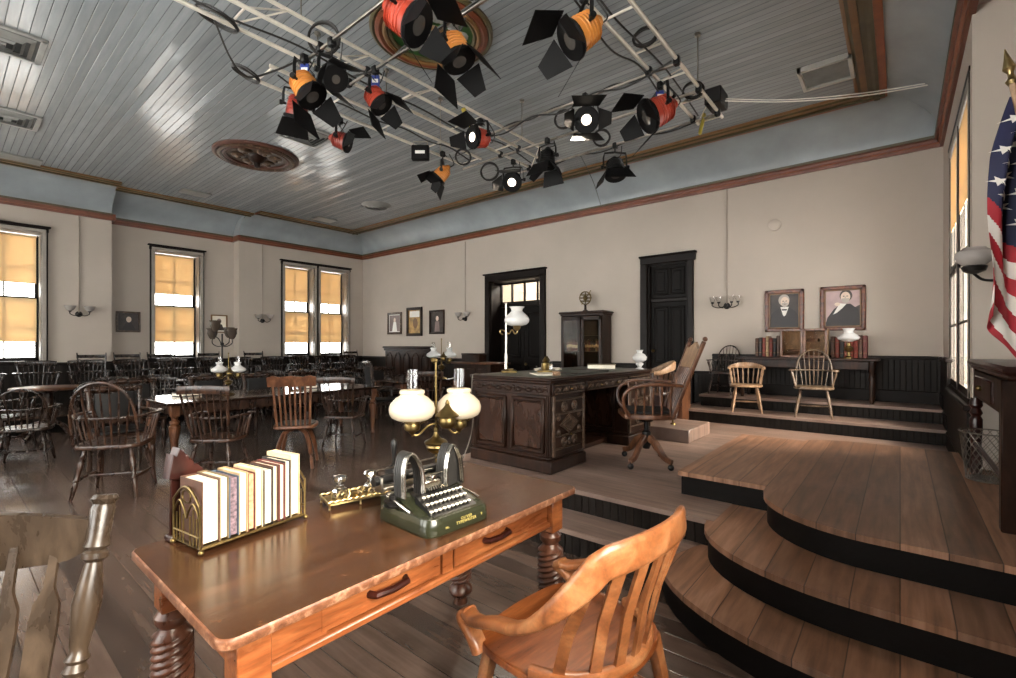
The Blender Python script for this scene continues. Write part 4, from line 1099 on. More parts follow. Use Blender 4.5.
# box step and goblet, crate, witness chair
solo(MB().box((0, 0, .075), (.46, .74, .15), .008), 'step_block', 'platform', 'grey painted step block on the platform behind the tall-backed chair', 'step', (-2.04, 5.72, PZ))
t = thing('goblet', 'small white goblet standing on the grey step block', 'goblet', (-2.10, 5.64, PZ + .15))
MB().lathe([(.035, 0), (.03, .012), (.010, .02), (.010, .07), (.02, .085)], (0, 0, 0), 14).build('stem', 'brass', t)
MB().lathe([(.018, .08), (.045, .10), (.052, .14), (.048, .16), (.0, .15)], (0, 0, 0), 16).build('bowl', 'milk', t)
t = thing('wooden_cabinet', 'low reddish wooden box cabinet in front of the closed dark door', 'cabinet', (-2.62, 6.9, PZ))
m = MB(); m.box((0, 0, .33), (.50, .34, .64), .008); m.build('body', 'chair_mid', t); MB().box((0, 0, .665), (.54, .38, .03), .008).build('top', 'chair_mid', t)
MB().box((0, -.18, .34), (.40, .02, .5), .006).build('door', 'mahog', t)
def tub_chair():
    t = thing('tub_chair', 'rounded tan-topped wooden chair beyond the tall-backed chair', 'chair', (-2.62, 6.36, PZ), R(120))
    m = MB(); m.prism([(.23 * math.cos(a * PI / 8), .22 * math.sin(a * PI / 8)) for a in range(16)], .42, .46, 0, None, .01); m.build('seat', 'chair_brown', t)
    m = MB(); m.sweep([(.27 * math.sin(R(a)), -.25 * math.cos(R(a)), .72 + .10 * max(0, math.cos(R(a)))) for a in range(-100, 101, 10)], rrect(.05, .06, .014, 2), (0, 0, 1), False, [(1, 1 + 1.0 * max(0, math.cos(R(a)))) for a in range(-100, 101, 10)]); m.build('back_rail', 'chair_tan', t)
    for a in range(-90, 91, 20):
        m = MB(); m.tube([(.21 * math.sin(R(a)), -.20 * math.cos(R(a)), .45), (.268 * math.sin(R(a)), -.248 * math.cos(R(a)), .74)], .010, 8); m.build('spindle', 'chair_brown', t)
    for sx in (-1, 1):
        for sy in (-1, 1):
            m = MB(); m.turned((sx * .21, sy * .21, 0), (sx * .15, sy * .14, .43), [(0, .014), (.4, .020), (.6, .016), (1, .016)], 10); m.build('leg', 'chair_brown', t)
tub_chair()

# glazed bookcase and its ornament
def bookcase():
    t = thing('glazed_bookcase', 'dark wooden bookcase with glazed doors between the two doors', 'bookcase', (-4.60, 8.045, 0))
    W, D, H = .88, .34, 2.02
    m = MB()
    for s in (-1, 1): m.box((s * (W / 2 - .02), -D / 2, H / 2), (.04, D, H), .004)
    m.box((0, -.01, H / 2), (W, .02, H)); m.box((0, -D / 2, .05), (W, D, .10))
    for z in (.55, .95, 1.30, 1.62): m.box((0, -D / 2 + .02, z), (W - .085, D - .07, .022))
    m.build('carcass', 'walnut', t)
    m = MB(); m.box((0, -D / 2, H - .02), (W + .03, D + .03, .04), .006); m.box((0, -D / 2, H + .02), (W + .09, D + .08, .045), .016); m.build('cornice', 'walnut', t)
    for s in (-1, 1):
        d = MB(); x = s * W / 4; w = W / 2 - .012
        for q in (-1, 1): d.box((x + q * (w / 2 - .03), -D - .01, 1.03), (.06, .024, 1.86), .005)
        for z in (.13, .62, 1.93): d.box((x, -D - .01, z), (w, .024, .07), .005)
        dr = d.build('door', 'walnut', t)
        MB().box((x, -D - .008, 1.27), (w - .10, .004, 1.26)).build('glass', 'cabglass', dr)
        MB().box((x, -D - .008, .37), (w - .10, .012, .42), .006).build('panel', 'walnutpanel', dr)
    return t
bookcase()
for k, (x0, n, z, lab) in enumerate(((-4.965, 8, 1.31, 'left'), (-4.565, 8, 1.31, 'right'))):
    x = x0
    for i in range(n):
        w = rnd.uniform(.03, .042); h = rnd.uniform(.17, .23)
        b = MB(); b.box((w / 2, -.10, h / 2), (w, .15, h), .004); b.box((w / 2, -.176, h * .5), (w * .9, .004, .05), 0, 1)
        solo(b, 'shelf_book', [rnd.choice(['bk_brown', 'bk_black', 'bk_maroon', 'bk_olive']), 'bk_cream'], 'pale-labelled book, %s from the left behind the %s glazed door' % (ORD[i], lab), 'book', (x, 7.96, z + .003), 0, 'books in the glazed bookcase')
        x += w + .002
t = thing('filigree_ornament', 'round openwork metal ornament on a stand atop the glazed bookcase', 'ornament', (-4.60, 7.86, 2.0625))
MB().lathe([(.06, 0), (.055, .02), (.025, .04), (.02, .12), (.03, .13)], (0, 0, 0), 14).build('stand', 'walnut', t)
m = MB()
for k in range(3):
    Mx = Matrix.Translation((0, 0, .26)) @ Matrix.Rotation(k * PI / 3, 4, 'Z') @ Matrix.Rotation(PI / 2, 4, 'X')
    q = MB(); q.tube([(.12 * math.cos(a * PI / 12), .12 * math.sin(a * PI / 12), 0) for a in range(24)], .009, 6, True); q.xf(Mx); m.add(q.v, q.f)
for z, r in ((.26, .12), (.32, .10), (.20, .10)): m.tube([(r * math.cos(a * PI / 12), r * math.sin(a * PI / 12), z) for a in range(24)], .007, 6, True)
m.ball((0, 0, .26), .05); m.tube([(-.08, 0, .14), (.12, 0, .40)], .007, 6)
m.build('openwork_globe', 'brass', t)
# ------------------------------------------------------------------ chairs and tables of the room
LEGP = [(0, .012), (.15, .015), (.30, .021), (.36, .015), (.38, .022), (.41, .015), (.55, .019), (.72, .023), (.80, .015), (.83, .020), (.86, .014), (1, .013)]
def seat_outline(w=.48, d=.44):
    o = spline([(*p, 0) for p in [(-w * .40, d * .5), (0, d * .53), (w * .40, d * .5), (w * .52, d * .1), (w * .44, -d * .42), (0, -d * .5), (-w * .44, -d * .42), (-w * .52, d * .1), (-w * .40, d * .5)]], 4)
    return [(p.x, p.y) for p in o[:-1]]
def windsor_shapes(style, h=.95, w=.48, arms=True, zs=.45):
    """named shapes of a spindle chair facing +y; style: bow, crest, low, ladder"""
    S = []
    m = MB(); m.prism(seat_outline(w), zs - .035, zs, 0, None, .010); S.append(('seat', m))
    for sx in (-1, 1):
        for sy in (-1, 1):
            m = MB(); m.turned((sx * w * .47, sy * .215, 0), (sx * w * .33, sy * .14, zs - .03), LEGP, 10); S.append(('leg', m))
    for s in (-1, 1):
        m = MB(); m.turned((s * w * .43, -.19, .16), (s * w * .43, .19, .16), [(0, .008), (.5, .014), (1, .008)], 8); S.append(('stretcher', m))
    m = MB(); m.turned((-w * .43, .0, .16), (w * .43, .0, .16), [(0, .008), (.5, .014), (1, .008)], 8); S.append(('stretcher', m))
    zb = lambda z: -.185 - .22 * (z - zs)            # backward lean
    za = zs + .235
    if style == 'bow':
        pts = []
        for k in range(21):
            a = PI * k / 20; x = -w * .47 * math.cos(a) * (1 + .12 * math.sin(a)); z = zs + (h - zs) * (math.sin(a) ** .62 if k not in (0, 20) else 0)
            pts.append((x, zb(z) + .03 * (abs(x) / w), z))
        m = MB(); m.tube(pts, .012, 8); S.append(('bow', m))
        for k in range(7):
            u = (k - 3) / 3.6; xt = w * .49 * u; zt = zs + (h - zs) * (max(0, 1 - u * u) ** .5) ** .62 - .006
            m = MB(); m.turned((xt * .72, -.19, zs - .005), (xt, zb(zt), zt), [(0, .007), (.4, .009), (1, .005)], 6); S.append(('spindle', m))
    elif style in ('crest', 'ladder'):
        n = 8 if style == 'crest' else 2
        for k in range(n):
            u = (k / (n - 1)) * 2 - 1; edge = k in (0, n - 1)
            xt = w * (.50 if style == 'crest' else .46) * u; zt = h - (.05 if not edge or style == 'crest' else -.02); yb = zb(zt) - .02 * (1 - u * u)
            r = .014 if edge else .0085
            m = MB(); m.turned((w * .38 * u, -.19 + .02 * u * u, zs - .005), (xt, yb, zt), [(0, r * .8), (.3, r), (.5, r * 1.25), (.62, r), (.9, r * .8), (1, r * .6)], 8); S.append(('back_post' if edge else 'spindle', m))
        for z, hh in (((h - .03, 1),) if style == 'crest' else ((h - .05, .7), (h - .22, .6), (h - .36, .5))):
            pts = [(w * .54 * (k / 8 - 1) if False else w * (.55 if style == 'crest' else .47) * (k / 4 - 1), zb(z) - .025 * (1 - (k / 4 - 1) ** 2), z + (.012 * (1 - (k / 4 - 1) ** 2) if style == 'crest' else 0)) for k in range(9)]
            m = MB(); m.sweep(pts, rrect(.02, .085 * hh, .008, 2), (0, 0, 1)); S.append(('crest_rail' if z > h - .06 else 'back_slat', m))
    elif style == 'low':
        pts = [(w * .56 * math.sin(R(a)), -.235 * math.cos(R(a)) + .02, zs + .27 + .04 * max(0, math.cos(R(a)))) for a in range(-100, 101, 10)]
        m = MB(); m.sweep(pts, rrect(.05, .05, .012, 2), (0, 0, 1), False, [(1, .7 + 1.3 * max(0, math.cos(R(a))) ** 2) for a in range(-100, 101, 10)]); S.append(('back_rail', m))
        for a in range(-90, 91, 20):
            m = MB(); m.turned((w * .46 * math.sin(R(a)), -.19 * math.cos(R(a)), zs - .005), (w * .555 * math.sin(R(a)), -.232 * math.cos(R(a)) + .02, zs + .27), [(0, .008), (.3, .013), (.5, .008), (.7, .013), (1, .007)], 8); S.append(('spindle', m))
    if arms and style != 'low':
        pts = [(w * .60 * math.sin(R(a)) * (1 if abs(a) < 95 else 1.02), -.265 * math.cos(R(a)) * (1 if abs(a) < 90 else 2.6) + .03, za - .01 * (abs(a) < 60)) for a in range(-130, 131, 10)]
        pts = [(x, min(y, .17), z) for x, y, z in pts]
        m = MB(); m.sweep(pts, rrect(.036, .020, .007, 2), (0, 0, 1), False, [1.35 if i in (0, 1, len(pts) - 2, len(pts) - 1) else 1 for i in range(len(pts))]); S.append(('arm_rail', m))
        for s in (-1, 1):
            m = MB(); m.turned((s * w * .46, .12, zs - .005), (s * w * .575, .135, za), [(0, .009), (.2, .016), (.3, .010), (.5, .015), (.8, .019), (.9, .011), (1, .010)], 8); S.append(('arm_post', m))
            for y in (.06, -.01, -.08):
                m = MB(); m.turned((s * w * .47, y - .01, zs - .005), (s * w * (.585 - .02 * (y < -.05)), y, za), [(0, .006), (.5, .008), (1, .005)], 6); S.append(('arm_spindle', m))
    return S
def make_chair(name, label, shapes, mat, loc, rz, group=None, one=False, cat='chair'):
    if one:
        a = MB()
        for _, m in shapes: a.add(m.v, m.f, 0)
        return solo(a, name, mat, label, cat, loc, rz, group)
    t = thing(name, label, cat, loc, rz, group)
    for n, m in shapes: m.build(n, mat, t)
    return t
bow = windsor_shapes('bow', .98); crest = windsor_shapes('crest', 1.0); crest_na = windsor_shapes('crest', .98, .44, False)
make_chair('windsor_armchair', 'brown bow-back spindle armchair nearest on the left, in front of the leather chair', bow, 'chair_brown', (-5.92, 1.13, 0), R(58), 'spindle armchairs').scale = (1.12,) * 3
make_chair('spindle_armchair', 'brown crest-rail spindle armchair with its back to us at the corner of the long table', crest, 'chair_brown', (-5.72, 1.98, 0), R(42), 'spindle armchairs')
c2 = make_chair('spindle_armchair', 'dark brown crest-rail spindle armchair right of the high swivel chair', windsor_shapes('crest', .98), 'chair_brown', (-6.10, 3.72, 0), R(36), 'spindle armchairs')
dup(c2, (-6.22, 5.35, 0), R(50), 'dark spindle armchair with a shiny crest rail behind the left opal lamp shade', 'spindle armchairs')
# slat-back chair on four bowed legs
def stool_chair():
    t = thing('swivel_chair', 'warm brown slat-back chair on four tall bowed legs beside the long table', 'chair', (-5.57, 2.76, 0), R(54))
    zs = .50
    m = MB(); m.prism(seat_outline(.46, .44), zs - .035, zs, 0, None, .01); m.build('seat', 'chair_mid', t)
    MB().prism([(x * .88, y * .88) for x, y in seat_outline(.46, .44)], zs, zs + .012, 0, None, .006).build('seat_pad', 'leather', t)
    MB().turned((0, 0, .40), (0, 0, zs - .03), [(0, .04), (.5, .05), (.6, .10), (1, .12)], 14).build('swivel_hub', 'iron', t)
    for a in (45, 135, 225, 315):
        c, s = math.cos(R(a)), math.sin(R(a))
        m = MB(); m.sweep(spline([(c * .05, s * .05, .44), (c * .17, s * .17, .40), (c * .25, s * .25, .22), (c * .29, s * .29, 0)], 5), rrect(.032, .042, .008, 2), (0, 0, 1)); m.build('leg', 'chair_mid', t)
    p0 = lambda x, z: V(x * (1 + .30 * (z - zs)), -.19 - .20 * (z - zs), z)
    for k in range(8):
        x = -.175 + k * .05; e = k in (0, 7)
        m = MB(); m.sweep([p0(x, zs - .01), p0(x, .75), p0(x, .99)], RECT(.026 if e else .020, .014), (0, -1, 0)); m.build('back_post' if e else 'slat', 'chair_mid', t)
    pr = [(-.255, .965), (.255, .965), (.262, 1.07), (.20, 1.095), (.12, 1.075), (0, 1.09), (-.12, 1.075), (-.20, 1.095), (-.262, 1.07)]
    vs = [V(x, -.19 - .20 * (z - zs) - .025 * (1 - (x / .26) ** 2) + o, z) for o in (.011, -.011) for x, z in pr]; n = len(pr)
    m = MB(); m.add(vs, [tuple(range(n)), tuple(reversed(range(n, 2 * n)))] + [(i, n + i, n + (i + 1) % n, (i + 1) % n) for i in range(n)]); m.build('crest_rail', 'chair_mid', t)
stool_chair()
# leather chairs
def leather_chair(label, loc, rz, tall=False, group='leather-backed chairs', wood='chair_brown'):
    t = thing('leather_armchair', label, 'chair', loc, rz, group)
    h = 1.12 if tall else .92; b = .12
    m = MB(); m.box((0, 0, .43), (.52, .50, .05), .01); m.build('seat_frame', wood, t)
    m = MB(); m.box((0, .01, .475), (.47, .45, .05), .02); m.build('seat_cushion', 'leather', t)
    for sx in (-1, 1):
        m = MB(); m.turned((sx * .23, .22, 0), (sx * .23, .22, .41), [(0, .016), (.2, .024), (.6, .03), (.7, .02), (.75, .032), (1, .03)], 12); m.build('leg', wood, t)
        m = MB(); m.sweep([(sx * .23, -.27, 0), (sx * .23, -.23, .43), (sx * .235, -.27, .8), (sx * .24, -.30, h)], rrect(.045, .045, .01, 2), (1, 0, 0)); m.build('back_post', wood, t)
        m = MB(); m.sweep(spline([(sx * .245, -.26, .68), (sx * .265, 0, .68), (sx * .27, .20, .665), (sx * .26, .235, .63)], 4), rrect(.045, .03, .01, 2), (0, 0, 1)); m.turned((sx * .25, .19, .45), (sx * .265, .19, .66), [(0, .018), (.4, .026), (.6, .016), (1, .018)], 10); m.build('arm', wood, t)
    m = MB(); m.turned((-.27, -.30, h), (.27, -.30, h), [(0, .015), (.03, .030), (.08, .034), (.5, .036), (.92, .034), (.97, .030), (1, .015)], 14)
    m.ball((0, -.30, h + .03), .03, 10, 6, 0, (2.0, .6, .8)); m.build('top_roll', wood, t)
    MB().sweep([(-.22, -.245, .56), (.22, -.245, .56)], RECT(.04, .05)).build('back_rail', wood, t)
    m = MB(); m.sweep([(0, -.245, .59), (0, -.262, .74), (0, -.285, h - .05)], rrect(.38, .05, .02, 3), (0, -1, 0)); m.build('back_cushion', 'leather', t)
    return t
lc = leather_chair('black leather-backed armchair behind the nearest bow-back chair', (-6.85, 1.36, 0), R(-88))
for loc, rz, lab in (((-8.12, 1.80, 0), -90, 'dark leather chair tucked at the far left corner of the sunlit long table'), ((-8.10, 2.75, 0), -88, 'dark leather chair behind the long table left of its lamp'),
                     ((-8.12, 3.50, 0), -92, 'dark leather chair behind the long table right of its lamp'), ((-8.10, 4.30, 0), -85, 'leather chair seen between the slat-back chair and the dark spindle chair'),
                     ((-8.42, 6.05, 0), -90, 'leather-backed chair behind the far table, its panel shining')):
    dup(lc, loc, R(rz), lab)
leather_chair('tall black leather chair turned side-on between the two long tables', (-6.95, 5.02, 0), R(-20), True, wood='chair_dark')

# long tables
def long_table(label, loc, W, L):
    t = thing('library_table', label, 'table', loc, 0, 'long tables')
    MB().prism(rrect(W, L, .02), .728, .76, 0, None, .008).build('tabletop', 'tablegloss', t)
    m = MB()
    for s in (-1, 1): m.box((s * (W / 2 - .10), 0, .665), (.03, L - .2, .12)); m.box((0, s * (L / 2 - .10), .665), (W - .2, .03, .12))
    m.build('apron', 'chair_brown', t)
    for sx in (-1, 1):
        for sy in (-1, 1):
            m = MB(); x, y = sx * (W / 2 - .11), sy * (L / 2 - .11)
            m.box((x, y, .66), (.09, .09, .14), .004); m.turned((x, y, 0), (x, y, .59), [(0, .025), (.04, .035), (.09, .022), (.14, .028), (.5, .042), (.72, .055), (.80, .06), (.84, .035), (.87, .05), (.90, .05), (.93, .03), (1, .04)], 16); m.build('leg', 'chair_mid', t)
    return t
MT['tablegloss'] = wood('polished_dark_tabletop', '#1a100b', '#2e1d16', '#4a3226', (9, 1, 9), 2, .10, .03)
long_table('long dark polished table with window glare on its top', (-7.10, 3.18, 0), 1.16, 2.96)
long_table('long dark table beyond, near the back wall', (-7.42, 6.10, 0), 1.05, 1.5)
student_lamp('student_lamp', 'double student lamp with white glass shades on the glare-lit long table', (-7.08, 2.56, .761), R(55), 'table lamps at the long tables', .93, 'milk', 'brass', 'brass', True)
student_lamp('student_lamp', 'double student lamp with clear-topped globes on the farther table', (-7.03, 6.42, .761), R(42), 'table lamps at the long tables', 1.3, 'milk', 'brass', 'brass', True)
for loc, rz, lab in (((-7.35, 2.15, .761), 20, 'closed dark book at the left of the glare-lit long table'), ((-7.2, 3.75, .761), 80, 'closed dark book at the right end of the glare-lit long table')):
    t = thing('table_book', lab, 'book', loc, R(rz))
    m = MB(); m.box((0, 0, .004), (.2, .28, .006), .002); m.box((0, 0, .042), (.2, .28, .006), .002); m.box((-.098, 0, .022), (.005, .28, .044), .002); m.build('cover', 'bk_black', t)
    MB().box((0, 0, .023), (.19, .27, .032)).build('page_block', 'paper', t)
# round table at the left
t = thing('round_table', 'round brown table among the dark chairs at the far left', 'table', (-10.2, 1.12, 0))
MB().lathe([(.42, .745), (.435, .755), (.435, .775), (.42, .785)], (0, 0, 0), 32).build('tabletop', 'chair_mid', t)
MB().turned((0, 0, .16), (0, 0, .745), [(0, .07), (.2, .09), (.4, .05), (.6, .065), (.9, .06), (1, .16)], 16).build('pedestal', 'chair_brown', t)
for a in (45, 135, 225, 315):
    c, s = math.cos(R(a)), math.sin(R(a))
    m = MB(); m.sweep(spline([(c * .05, s * .05, .24), (c * .2, s * .2, .20), (c * .36, s * .36, .03), (c * .42, s * .42, .025)], 4), rrect(.045, .05, .01, 2)); m.build('leg', 'chair_brown', t)
wl = make_chair('windsor_armchair', 'dark bow-back armchair at the far left edge, nearest the bright floor', windsor_shapes('bow', .92), 'chair_dark', (-8.15, .70, 0), R(75), 'dark armchairs around the round table')
for loc, rz, lab in (((-8.95, .20, 0), 60, 'dark bow-back armchair behind the one at the left edge'), ((-9.6, .62, 0), 40, 'dark bow-back armchair left of the round table'),
                     ((-9.55, 1.75, 0), 100, 'dark bow-back armchair right of the round table'), ((-8.95, 1.5, 0), 70, 'dark bow-back armchair left of the black leather-backed armchair')):
    dup(wl, loc, R(rz), lab)
# audience rows, facing the bench
base = MB(); [base.add(m.v, m.f, 0) for _, m in windsor_shapes('crest', .86, .46, True)]
me_row = base.mesh('audience_chair', 'chair_dark')
lad = MB(); [lad.add(m.v, m.f, 0) for _, m in windsor_shapes('ladder', .98, .47, False)]
me_lad = lad.mesh('ladder_chair', 'chair_dark')
rows = [(-11.15, 'row below the windows', .43, .66, 11), (-10.30, 'middle row of dark chairs', 1.95, .66, 9), (-9.45, 'front row of dark chairs', 2.4, .66, 8)]
for x, rn, y0, dy, n in rows:
    for k in range(n):
        o = bpy.data.objects.new('audience_chair', me_row); COL.objects.link(o)
        o.location = (x + rnd.uniform(-.04, .04), y0 + k * dy, .28 if x < -10.72 else 0); o.rotation_euler = (0, 0, -PI / 2 + R(rnd.uniform(-7, 7)))
        tag(o, 'dark spindle chair, %s from the left in the %s' % (ORD[k], rn), 'chair', 'dark audience chairs')
ys = [1.95, 2.50, 3.05, 3.98, 4.95, 7.6]
for k, y in enumerate(ys):
    o = bpy.data.objects.new('ladder_back_chair', me_lad); COL.objects.link(o)
    o.location = (-11.86, y, .28); o.rotation_euler = (0, 0, -PI / 2)
    tag(o, 'dark ladder-back chair against the window wall, %s from the left' % ORD[k], 'chair', 'ladder-back chairs on the gallery step')
# tall standing lamp behind the long table
t = thing('standing_lamp', 'tall dark standing lamp with smoky tulip shades behind the long table', 'lamp', (-8.62, 3.02, 0))
m = MB(); m.lathe([(.16, 0), (.16, .02), (.06, .05), (.02, .09)], (0, 0, 0), 18); m.tube([(0, 0, .08), (0, 0, 1.62)], .013, 8); m.ball((0, 0, 1.45), .03); m.build('pole', 'iron', t)
for k, (a, r_, z) in enumerate(((0, .17, 1.58), (90, .17, 1.60), (180, .17, 1.58), (270, .16, 1.70))):
    c, s = math.cos(R(a + 35)), math.sin(R(a + 35))
    m = MB(); m.tube(spline([(0, 0, 1.42), (c * .08, s * .08, z - .17), (c * r_, s * r_, z - .12), (c * r_, s * r_, z - .04)], 4), .008, 6); m.build('arm', 'iron', t)
    m = MB(); m.shell([(.028, -.05), (.05, -.02), (.075, .04), (.07, .09), (.085, .13)], (c * r_, s * r_, z), 14); m.build('tulip_shade', 'smoke', t)
MT_done = True
# clerk's counter with a chest, and a bow chair
t = thing('clerk_counter', 'tall dark counter with a pale wooden top left of the transom door', 'counter', (-6.75, 7.25, 0))
MB().box((0, 0, 1.055), (1.15, .62, .035), .01).build('top', 'chair_mid', t)
m = MB(); m.box((0, 0, .52), (1.05, .52, 1.03), .006)
for s in (-1, 0, 1): m.box((s * .33, -.265, .55), (.26, .02, .80), .008)
m.build('body', 'walnut', t)
t = thing('chest', 'small dark wooden chest on the tall counter', 'box', (-6.98, 7.30, 1.0735), R(8))
MB().box((0, 0, .075), (.46, .26, .15), .006).build('body', 'walnut', t); MB().box((0, 0, .165), (.48, .28, .03), .008).build('lid', 'walnut', t)
make_chair('bow_back_chair', 'dark bow-back chair in front of the transom door', windsor_shapes('bow', 1.02, .46, False), 'chair_dark', (-5.75, 7.35, 0), R(120))
# panelled settle under the pictures
t = thing('panelled_settle', 'dark panelled high-backed settle under the three pictures', 'bench', (-10.05, 8.02, 0))
m = MB(); m.box((0, -.05, .69), (1.86, .06, 1.30), .006); m.build('back', 'walnut', t)
m = MB(); m.box((0, -.07, 1.36), (1.98, .14, .06), .02); m.box((0, -.06, 1.30), (1.92, .10, .06), .01); m.build('cornice', 'walnut', t)
for k in range(5):
    x = -.74 + k * .37
    m = MB(); m.sweep(spline([(x - .13, -.09, .62), (x - .13, -.09, 1.05), (x, -.09, 1.22), (x + .13, -.09, 1.05), (x + .13, -.09, .62)], 5), RECT(.025, .025), (0, -1, 0)); m.box((x, -.085, .9), (.18, .02, .42), .01); m.build('back_panel', 'walnut', t)
m = MB(); m.box((0, -.30, .44), (1.84, .48, .05), .01); m.build('seat', 'walnut', t); MB().box((0, -.50, .22), (1.80, .04, .40), .006).build('seat_front', 'walnut', t)
for s in (-1, 1): MB().box((s * .93, -.30, .36), (.05, .52, .70), .012).build('end', 'walnut', t)
MT['bk_band'] = plain('dull_gilt_band', '#6e5236', .5, vary=.2)
# ------------------------------------------------------------------ things on walls, the dais, the right side
def picture(name, label, cat, x0, x1, z0, z1, face, frame_mat='pframe', fw=.05, wall='b', inner=None):
    """framed picture; local x along the wall, z up, front at -y"""
    W, H = x1 - x0, z1 - z0
    if wall == 'b': t = thing(name, label, cat, ((x0 + x1) / 2, YB, (z0 + z1) / 2))
    else: t = thing(name, label, cat, (wall, (x0 + x1) / 2, (z0 + z1) / 2), PI / 2)
    m = MB()
    for s in (-1, 1): m.box((s * (W / 2 - fw / 2), -.022, 0), (fw, .04, H), .010); m.box((0, -.022, s * (H / 2 - fw / 2)), (W, .04, fw), .010)
    m.build('frame', frame_mat, t)
    if inner:
        q = MB()
        for s in (-1, 1): q.box((s * (W / 2 - fw - .008), -.020, 0), (.016, .03, H - 2 * fw)); q.box((0, -.020, s * (H / 2 - fw - .008)), (W - 2 * fw, .03, .016))
        q.build('inner_frame', inner, t)
    MB().box((0, -.010, 0), (W - 1.6 * fw, .008, H - 1.6 * fw)).build('print', face, t)
    return t, W - 2 * fw, H - 2 * fw
XZ = Matrix(((1, 0, 0, 0), (0, 0, -1, 0), (0, 1, 0, 0), (0, 0, 0, 1)))   # (x, z) drawing -> plane facing -y
PK = [1]
def flat(t, name, poly, mat, lay):
    poly = [(x * PK[0], -.26 + (z + .26) * PK[0] if PK[0] != 1 else z) for x, y_, z in [(p[0], 0, p[1]) for p in poly]]
    m = MB(); m.prism(poly, .014 + lay * .0006, .0144 + lay * .0006, 0, XZ); m.build(name, mat, t)
def ell(cx, cz, rx, rz, n=20): return [(cx + rx * math.cos(2 * PI * k / n), cz + rz * math.sin(2 * PI * k / n)) for k in range(n)]
PK[0] = 1.10
t, w, h = picture('portrait', 'framed portrait of a man in dark coat and bow tie, left of the pair', 'picture', -1.59, -1.08, 1.63, 2.26, 'sepiadark', fw=.055, inner='crown_gold')
flat(t, 'coat', [(-.17, -.25), (-.18, -.12), (-.13, -.04), (-.05, .02), (.06, .02), (.13, -.03), (.18, -.12), (.18, -.25)], 'suit', 0)
flat(t, 'shirt', [(-.045, .03), (.055, .03), (.02, -.08), (.0, -.10), (-.015, -.08)], 'white', 1)
flat(t, 'tie', [(-.03, .0), (.035, .0), (.03, -.02), (-.025, -.02)], 'suit', 2)
flat(t, 'hair', ell(-.002, .122, .066, .078), 'hair', 1); flat(t, 'face', ell(.008, .098, .050, .068), 'skin', 2); flat(t, 'beard', [(-.03, .085), (.046, .085), (.040, .045), (.008, .022), (-.024, .045)], 'hair', 3)
flat(t, 'mouth', ell(.008, .066, .014, .005, 10), 'sepia', 4)
for x in (-.012, .026): flat(t, 'eye', ell(x, .108, .011, .006, 10), 'sepiadark', 3)
flat(t, 'nose', [(.002, .104), (.014, .104), (.016, .080), (.0, .080)], 'hair', 4); flat(t, 'lapel', [(-.05, .03), (-.015, -.09), (-.06, -.02)], 'sepiadark', 1)
t, w, h = picture('portrait', 'framed portrait of a bearded man leaning on his hand, right', 'picture', -.88, -.36, 1.64, 2.26, 'lilac', fw=.05, inner='crown_gold')
flat(t, 'chair_back', [(.12, -.26), (.12, -.02), (.17, .01), (.205, -.02), (.205, -.26)], 'sepiadark', 0)
flat(t, 'coat', [(-.19, -.26), (-.16, -.14), (-.09, -.03), (-.02, .03), (.08, .03), (.16, -.04), (.19, -.26)], 'suit', 1)
flat(t, 'shirt', [(-.03, .04), (.04, .03), (.0, -.02), (-.06, -.08), (-.10, -.10)], 'white', 2)
flat(t, 'hair', ell(.035, .135, .066, .075), 'sepiadark', 2); flat(t, 'face', ell(.03, .118, .050, .066), 'skin', 3); flat(t, 'beard', [(-.012, .10), (.072, .10), (.065, .055), (.03, .035), (-.004, .055)], 'hair', 4)
for x in (.012, .048): flat(t, 'eye', ell(x, .128, .010, .006, 10), 'sepiadark', 4)
flat(t, 'nose', [(.022, .124), (.034, .124), (.036, .102), (.02, .102)], 'hair', 4)
flat(t, 'hand', ell(-.055, .03, .03, .022), 'skin', 4)
PK[0] = 1
t, w, h = picture('framed_photo', 'small grey-framed photo of a pale figure, left of the three on the back wall', 'picture', -11.06, -10.44, 1.72, 2.32, 'white', 'carved', .06)
flat(t, 'ground', [(-.22, -.22), (.22, -.22), (.22, .22), (-.22, .22)], 'sepia', 0); flat(t, 'dress', [(-.11, -.22), (.11, -.22), (.06, .04), (-.05, .04)], 'white', 1); flat(t, 'head', ell(0, .09, .045, .06), 'skin', 1)
t, w, h = picture('framed_mirror', 'tall dark-framed mirror with a painted amber reflection in the middle of the three', 'picture', -10.22, -9.58, 1.66, 2.42, 'goldreflect', 'walnut', .075)
flat(t, 'sky', [(-.20, .12), (.20, .12), (.20, .28), (-.20, .28)], 'white', 0); flat(t, 'figure', ell(.03, -.04, .10, .14), 'crown_gold', 0)  # pale and gold patches painted in as the mirror's reflection
t, w, h = picture('framed_photo', 'dark framed photo of a standing figure, right of the three on the back wall', 'picture', -9.30, -8.74, 1.70, 2.31, 'sepiadark', 'walnut', .045)
flat(t, 'figure', [(-.09, -.24), (.10, -.24), (.08, .02), (-.06, .02)], 'sepia', 0); flat(t, 'head', ell(.01, .09, .05, .065), 'skin', 1)
t, w, h = picture('framed_photo', 'dark portrait photo in a wood frame between the two left windows', 'picture', 2.40, 2.82, 1.70, 2.14, 'sepiadark', 'carved', .04, wall=XN)
flat(t, 'head', ell(.01, .05, .045, .06), 'skin', 0); flat(t, 'coat', [(-.11, -.17), (.13, -.17), (.06, -.02), (-.04, -.02)], 'suit', 0)
t, w, h = picture('framed_photo', 'pale print in a thin gilt frame right of the middle left-wall window', 'picture', 4.17, 4.53, 1.72, 2.15, 'paper', 'crown_gold', .03, wall=XN)
flat(t, 'head', ell(.0, .06, .05, .065), 'sepia', 0); flat(t, 'coat', [(-.11, -.16), (.12, -.16), (.06, -.01), (-.05, -.01)], 'sepiadark', 0)

